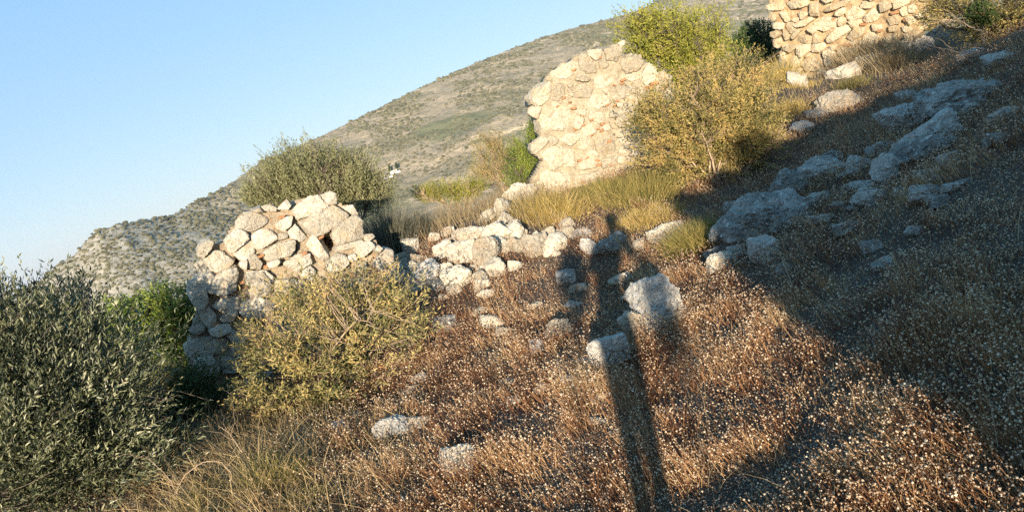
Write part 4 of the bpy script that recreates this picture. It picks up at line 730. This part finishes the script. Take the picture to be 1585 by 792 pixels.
hz.scale = (5400, 5400, zhi-zlo); hz.location = (0, 0, (zhi+zlo)/2); tag(hz, 'thin pale blue haze in the air over the valley', 'haze', kind='stuff')
mh = bpy.data.materials.new('haze_air'); mh.use_nodes = True; th_ = mh.node_tree; th_.nodes.clear(); oh = th_.nodes.new('ShaderNodeOutputMaterial'); vh = th_.nodes.new('ShaderNodeVolumePrincipled')
vh.inputs['Color'].default_value = (.80, .88, 1, 1); vh.inputs['Density'].default_value = HAZE; vh.inputs['Anisotropy'].default_value = .1; th_.links.new(vh.outputs[0], oh.inputs['Volume']); mez.materials.append(mh)
def box(V, c, s):
    b = np.array([[-1, -1, -1], [1, -1, -1], [1, 1, -1], [-1, 1, -1], [-1, -1, 1], [1, -1, 1], [1, 1, 1], [-1, 1, 1]])*np.array(s)/2+np.array(c); return b, np.array([[0, 3, 2, 1], [4, 5, 6, 7], [0, 1, 5, 4], [1, 2, 6, 5], [2, 3, 7, 6], [3, 0, 4, 7]])
M_wash = simple_mat('whitewash', [(.3, (.50, .48, .44)), (.7, (.60, .58, .54))], 1.); M_glass = simple_mat('dark_window', [(.3, (.03, .03, .04)), (.7, (.06, .06, .07))], 1., .3); M_tile = simple_mat('pale_roof', [(.3, (.45, .40, .33)), (.7, (.55, .5, .42))], 2.)
def house(px, py, w_, h_, label):
    r = None; d = ray(px, py)[0]; hr = math.hypot(d[0], d[1]); rr = np.arange(200, 1400, 2.); P = CAM+d*(rr/hr)[:, None]; b = P[:, 2] < H(P[:, 0], P[:, 1]); r = rr[np.argmax(b)] if b.any() else 600.
    c = at(px, py, r); c[2] = Hs(c[0], c[1])-.5; root = thing('house', label, 'house', c, 'white houses on the far slope'); dd = w_*.7
    for nm, cc, ss, mt in [('walls', (0, 0, h_/2), (w_, dd, h_), M_wash), ('annex', (w_*.62, .4, h_*.3), (w_*.55, dd*.7, h_*.6), M_wash), ('roof', (0, 0, h_+.15), (w_+.4, dd+.4, .3), M_tile), ('door', (0, -dd/2-.04, 1.1), (1, .1, 2.2), M_glass)] + [('window', (k*w_*.3, -dd/2-.04, h_*.6), (.9, .1, 1.1), M_glass) for k in (-1, 1)]:
        V, F = box(None, cc, ss); obj(nm, mesh_np(nm, V, Fq=F), mt, root)
    return c
hc = house(611, 270, 6, 2.8, 'white house on the mountain slope just above the olive shrub'); house(600, 276, 5, 2.5, 'lower small white house partly hidden by the olive shrub')
L_cyp = tint_mat('cypress_leaf', [(0, (.02, .035, .015)), (1, (.06, .085, .035))], .1, .8, .1)
for i, (dx, dy, h_) in enumerate([(-3, 6, 6), (3, 7, 5)]):
    x, y = hc[0]+dx, hc[1]+dy; z = Hs(x, y); root = thing('cypress_tree', ['left', 'right'][i]+' one of the two dark cypresses behind the white house', 'tree', (x, y, z), 'cypresses by the house'); g = np.random.default_rng(i+70); n = 900
    zz = g.uniform(.08, 1, n); wd = 1.3*np.sin(np.pi*np.clip(zz, 0, 1)**.7)*.9+.15; a = g.uniform(0, 6.28, n); P = np.stack([np.cos(a)*wd*g.uniform(.5, 1, n), np.sin(a)*wd*g.uniform(.5, 1, n), zz*h_], 1)
    V, F, t = leaves(P, nrm(g.normal(size=(n, 3))*.5+np.array([0, 0, 1])), .8, .35, g); obj('crown', mesh_np('crown', V, Ft=F, attr=t), L_cyp, root)
    V, F = tubes([np.array([[0, 0, -.3], [0, 0, h_*.5]])], .25, .1, 6); obj('trunk', mesh_np('trunk', V, Fq=F), M_bark, root)

# ------------------------------------------------------------------ behind the camera: what casts the long shadows
f4 = None
def rear_wall():
    # ruined wall behind and right of the photographer; its near end stands 0.9 m right of the lens
    y0 = -2.2; n0 = np.array([.86, y0, 0]); k = (-2.2)/SUN[1]*SUN[2]*-1
    dz = -SUN[2]/SUN[1]*2.2+0   # the beam is higher back there
    prof = [(1.12, -1.7), (1.10, -1.15), (.90, -.9), (.84, -.57), (.83, -.12), (1.3, .02), (2.0, .22), (3.17, .45), (4.5, .55), (5.9, .75), (6.6, 1.5), (7.0, 2.3), (8.0, 2.6), (9, 2.4), (9, -1.7)]
    root_p = np.array([4.5, y0, Hs(4.5, y0)]); root = thing('ruined_wall', 'grey ruined stone wall standing behind the photographer', 'wall', root_p)
    sx = SUN[0]/SUN[1]; poly = np.array([(a+sx*y0, 1.6+b-SUN[2]/SUN[1]*-y0*1.0) for a, b in prof]); 
    fr = WallFrame((0, y0, 0), (1, y0, 0)); fr.n = np.array([0, 1., 0]); fr.u = np.array([1., 0, 0])
    V, F = slab(poly, fr.w, .06, .0, -.45, .05, 5.); obj('rubble_core', mesh_np('rubble_core', V, Fq=F, smooth=True, origin=root_p), M_earth, root)
    g = np.random.default_rng(9); D, Fc = ico(3)
    for i in range(95):
        for _ in range(40):
            s_, z_ = g.uniform(.9, 9), g.uniform(0, 4.4)
            if inpoly(np.array([s_]), np.array([z_]), poly)[0]: break
        a, b = g.uniform(.16, .3), g.uniform(.1, .17); Nn = nrm(g.normal(size=(12, 3))); V = D*gauge(D, Nn, g.uniform(.8, 1.1, 12), 10)[:, None]*np.array([a, .12, b]); V = rough(V, D, .2, i); V += np.array([s_, .02, z_])
        obj('stone', mesh_np('stone', fr.w(V), Ft=Fc, smooth=True, origin=root_p), M_grey, root)
rear_wall()
def person():
    bm = bmesh.new(); lay = bm.verts.layers.skin.verify(); y = -.42
    J = {'pel': ((-.21, y, .95), .15), 'wst': ((-.2, y, 1.12), .135), 'chs': ((-.08, y, 1.33), .16), 'nck': ((-.03, y+.02, 1.50), .06), 'hd0': ((-.005, y+.04, 1.60), .10), 'hd1': ((.01, y+.04, 1.74), .10),
         'shL': ((-.25, y, 1.42), .07), 'elL': ((-.31, y+.1, 1.20), .05), 'wrL': ((-.20, y+.34, 1.36), .035), 'haL': ((-.11, y+.38, 1.44), .03), 'shR': ((.07, y, 1.45), .07), 'elR': ((.10, y+.12, 1.22), .05), 'wrR': ((.16, y+.34, 1.42), .035), 'haR': ((.11, y+.38, 1.50), .03),
         'hpL': ((-.27, y, .9), .10), 'knL': ((-.245, y+.02, .48), .06), 'anL': ((-.25, y, .09), .05), 'toL': ((-.23, y+.15, .04), .045), 'hpR': ((-.14, y, .9), .11), 'knR': ((-.15, y+.02, .48), .06), 'anR': ((-.16, y, .09), .05), 'toR': ((-.08, y+.15, .04), .045)}
    V = {}
    for k_, (c, r_) in J.items():
        v = bm.verts.new((c[0], c[1], c[2]+Hs(c[0], c[1])*.0)); v[lay].radius = (r_, r_*.8); V[k_] = v
    V['pel'][lay].use_root = True
    for a, b in ['pel wst', 'wst chs', 'chs nck', 'nck hd0', 'hd0 hd1', 'chs shL', 'shL elL', 'elL wrL', 'wrL haL', 'chs shR', 'shR elR', 'elR wrR', 'wrR haR', 'pel hpL', 'hpL knL', 'knL anL', 'anL toL', 'pel hpR', 'hpR knR', 'knR anR', 'anR toR'] and [s.split() for s in ['pel wst', 'wst chs', 'chs nck', 'nck hd0', 'hd0 hd1', 'chs shL', 'shL elL', 'elL wrL', 'wrL haL', 'chs shR', 'shR elR', 'elR wrR', 'wrR haR', 'pel hpL', 'hpL knL', 'knL anL', 'anL toL', 'pel hpR', 'hpR knR', 'knR anR', 'anR toR']]:
        bm.edges.new((V[a], V[b]))
    me = bpy.data.meshes.new('person'); bm.to_mesh(me); bm.free(); o = bpy.data.objects.new('person', me); COL.objects.link(o); me.materials.append(simple_mat('clothing', [(.3, (.05, .06, .09)), (.7, (.08, .09, .13))], 5.))
    m = o.modifiers.new('skin', 'SKIN'); m.use_smooth_shade = True; s = o.modifiers.new('sub', 'SUBSURF'); s.levels = s.render_levels = 2; tag(o, 'photographer standing behind the viewpoint with both hands raised', 'person')
person()
# two spindly unseen bushes, added to shade either side of the body shadow
def shadow_bush(x, y, zc, rx, rz, label, seed, n=900):
    g = np.random.default_rng(seed); b = np.array([x, y, Hs(x, y)]); root = thing('bush', label, 'bush', b); P = nrm(g.normal(size=(n, 3)))*(g.uniform(0, 1, n)**.4)[:, None]*np.array([rx, rx, rz])+np.array([x, y, zc])
    V, F, t = leaves(P, nrm(g.normal(size=(n, 3))+np.array([0, 0, .6])), .07, .03, g); obj('foliage', mesh_np('foliage', V, Ft=F, attr=t, origin=b), L_green, root)
    V, F = tubes([curve(b, np.array([x+g.normal()*rx*.4, y, zc+g.uniform(-.3, .9)*rz]), 7, .2, g) for _ in range(4)], .007, .003, 5); obj('branches', mesh_np('branches', V, Fq=F, origin=b), M_bark, root)
def behind(e, u, t): return CAM+np.array([e, 0, u])-SUN*t
c = behind(.215, -.72, 2.2); shadow_bush(c[0], c[1], c[2], .12, .34, 'slim bush added to cast shade just right of the photographer', 81, 420)
c = behind(-.46, -.48, 1.5); shadow_bush(c[0], c[1], c[2], .15, .28, 'slim bush added to cast shade just left of the photographer', 82, 800)
for i_, (e_, u_, t_, rx_, rz_) in enumerate([(.95, -.12, 2.6, .2, .16), (1.9, .3, 2.6, .35, .22), (2.9, .55, 2.7, .4, .25), (4.2, .7, 2.7, .5, .3), (5.3, .95, 2.8, .4, .35), (1.0, -.75, 2.5, .16, .2), (1.35, -1.1, 2.5, .2, .22)]):  # unseen bushes added along the wall to make its shadow edge ragged
    c = behind(e_, u_, t_); shadow_bush(c[0], c[1], c[2], rx_, rz_, ['first', 'second', 'third', 'fourth', 'fifth', 'sixth', 'seventh'][i_]+' bush from the near end of the wall behind the photographer, added to roughen the wall shadow edge', 83+i_, 700)
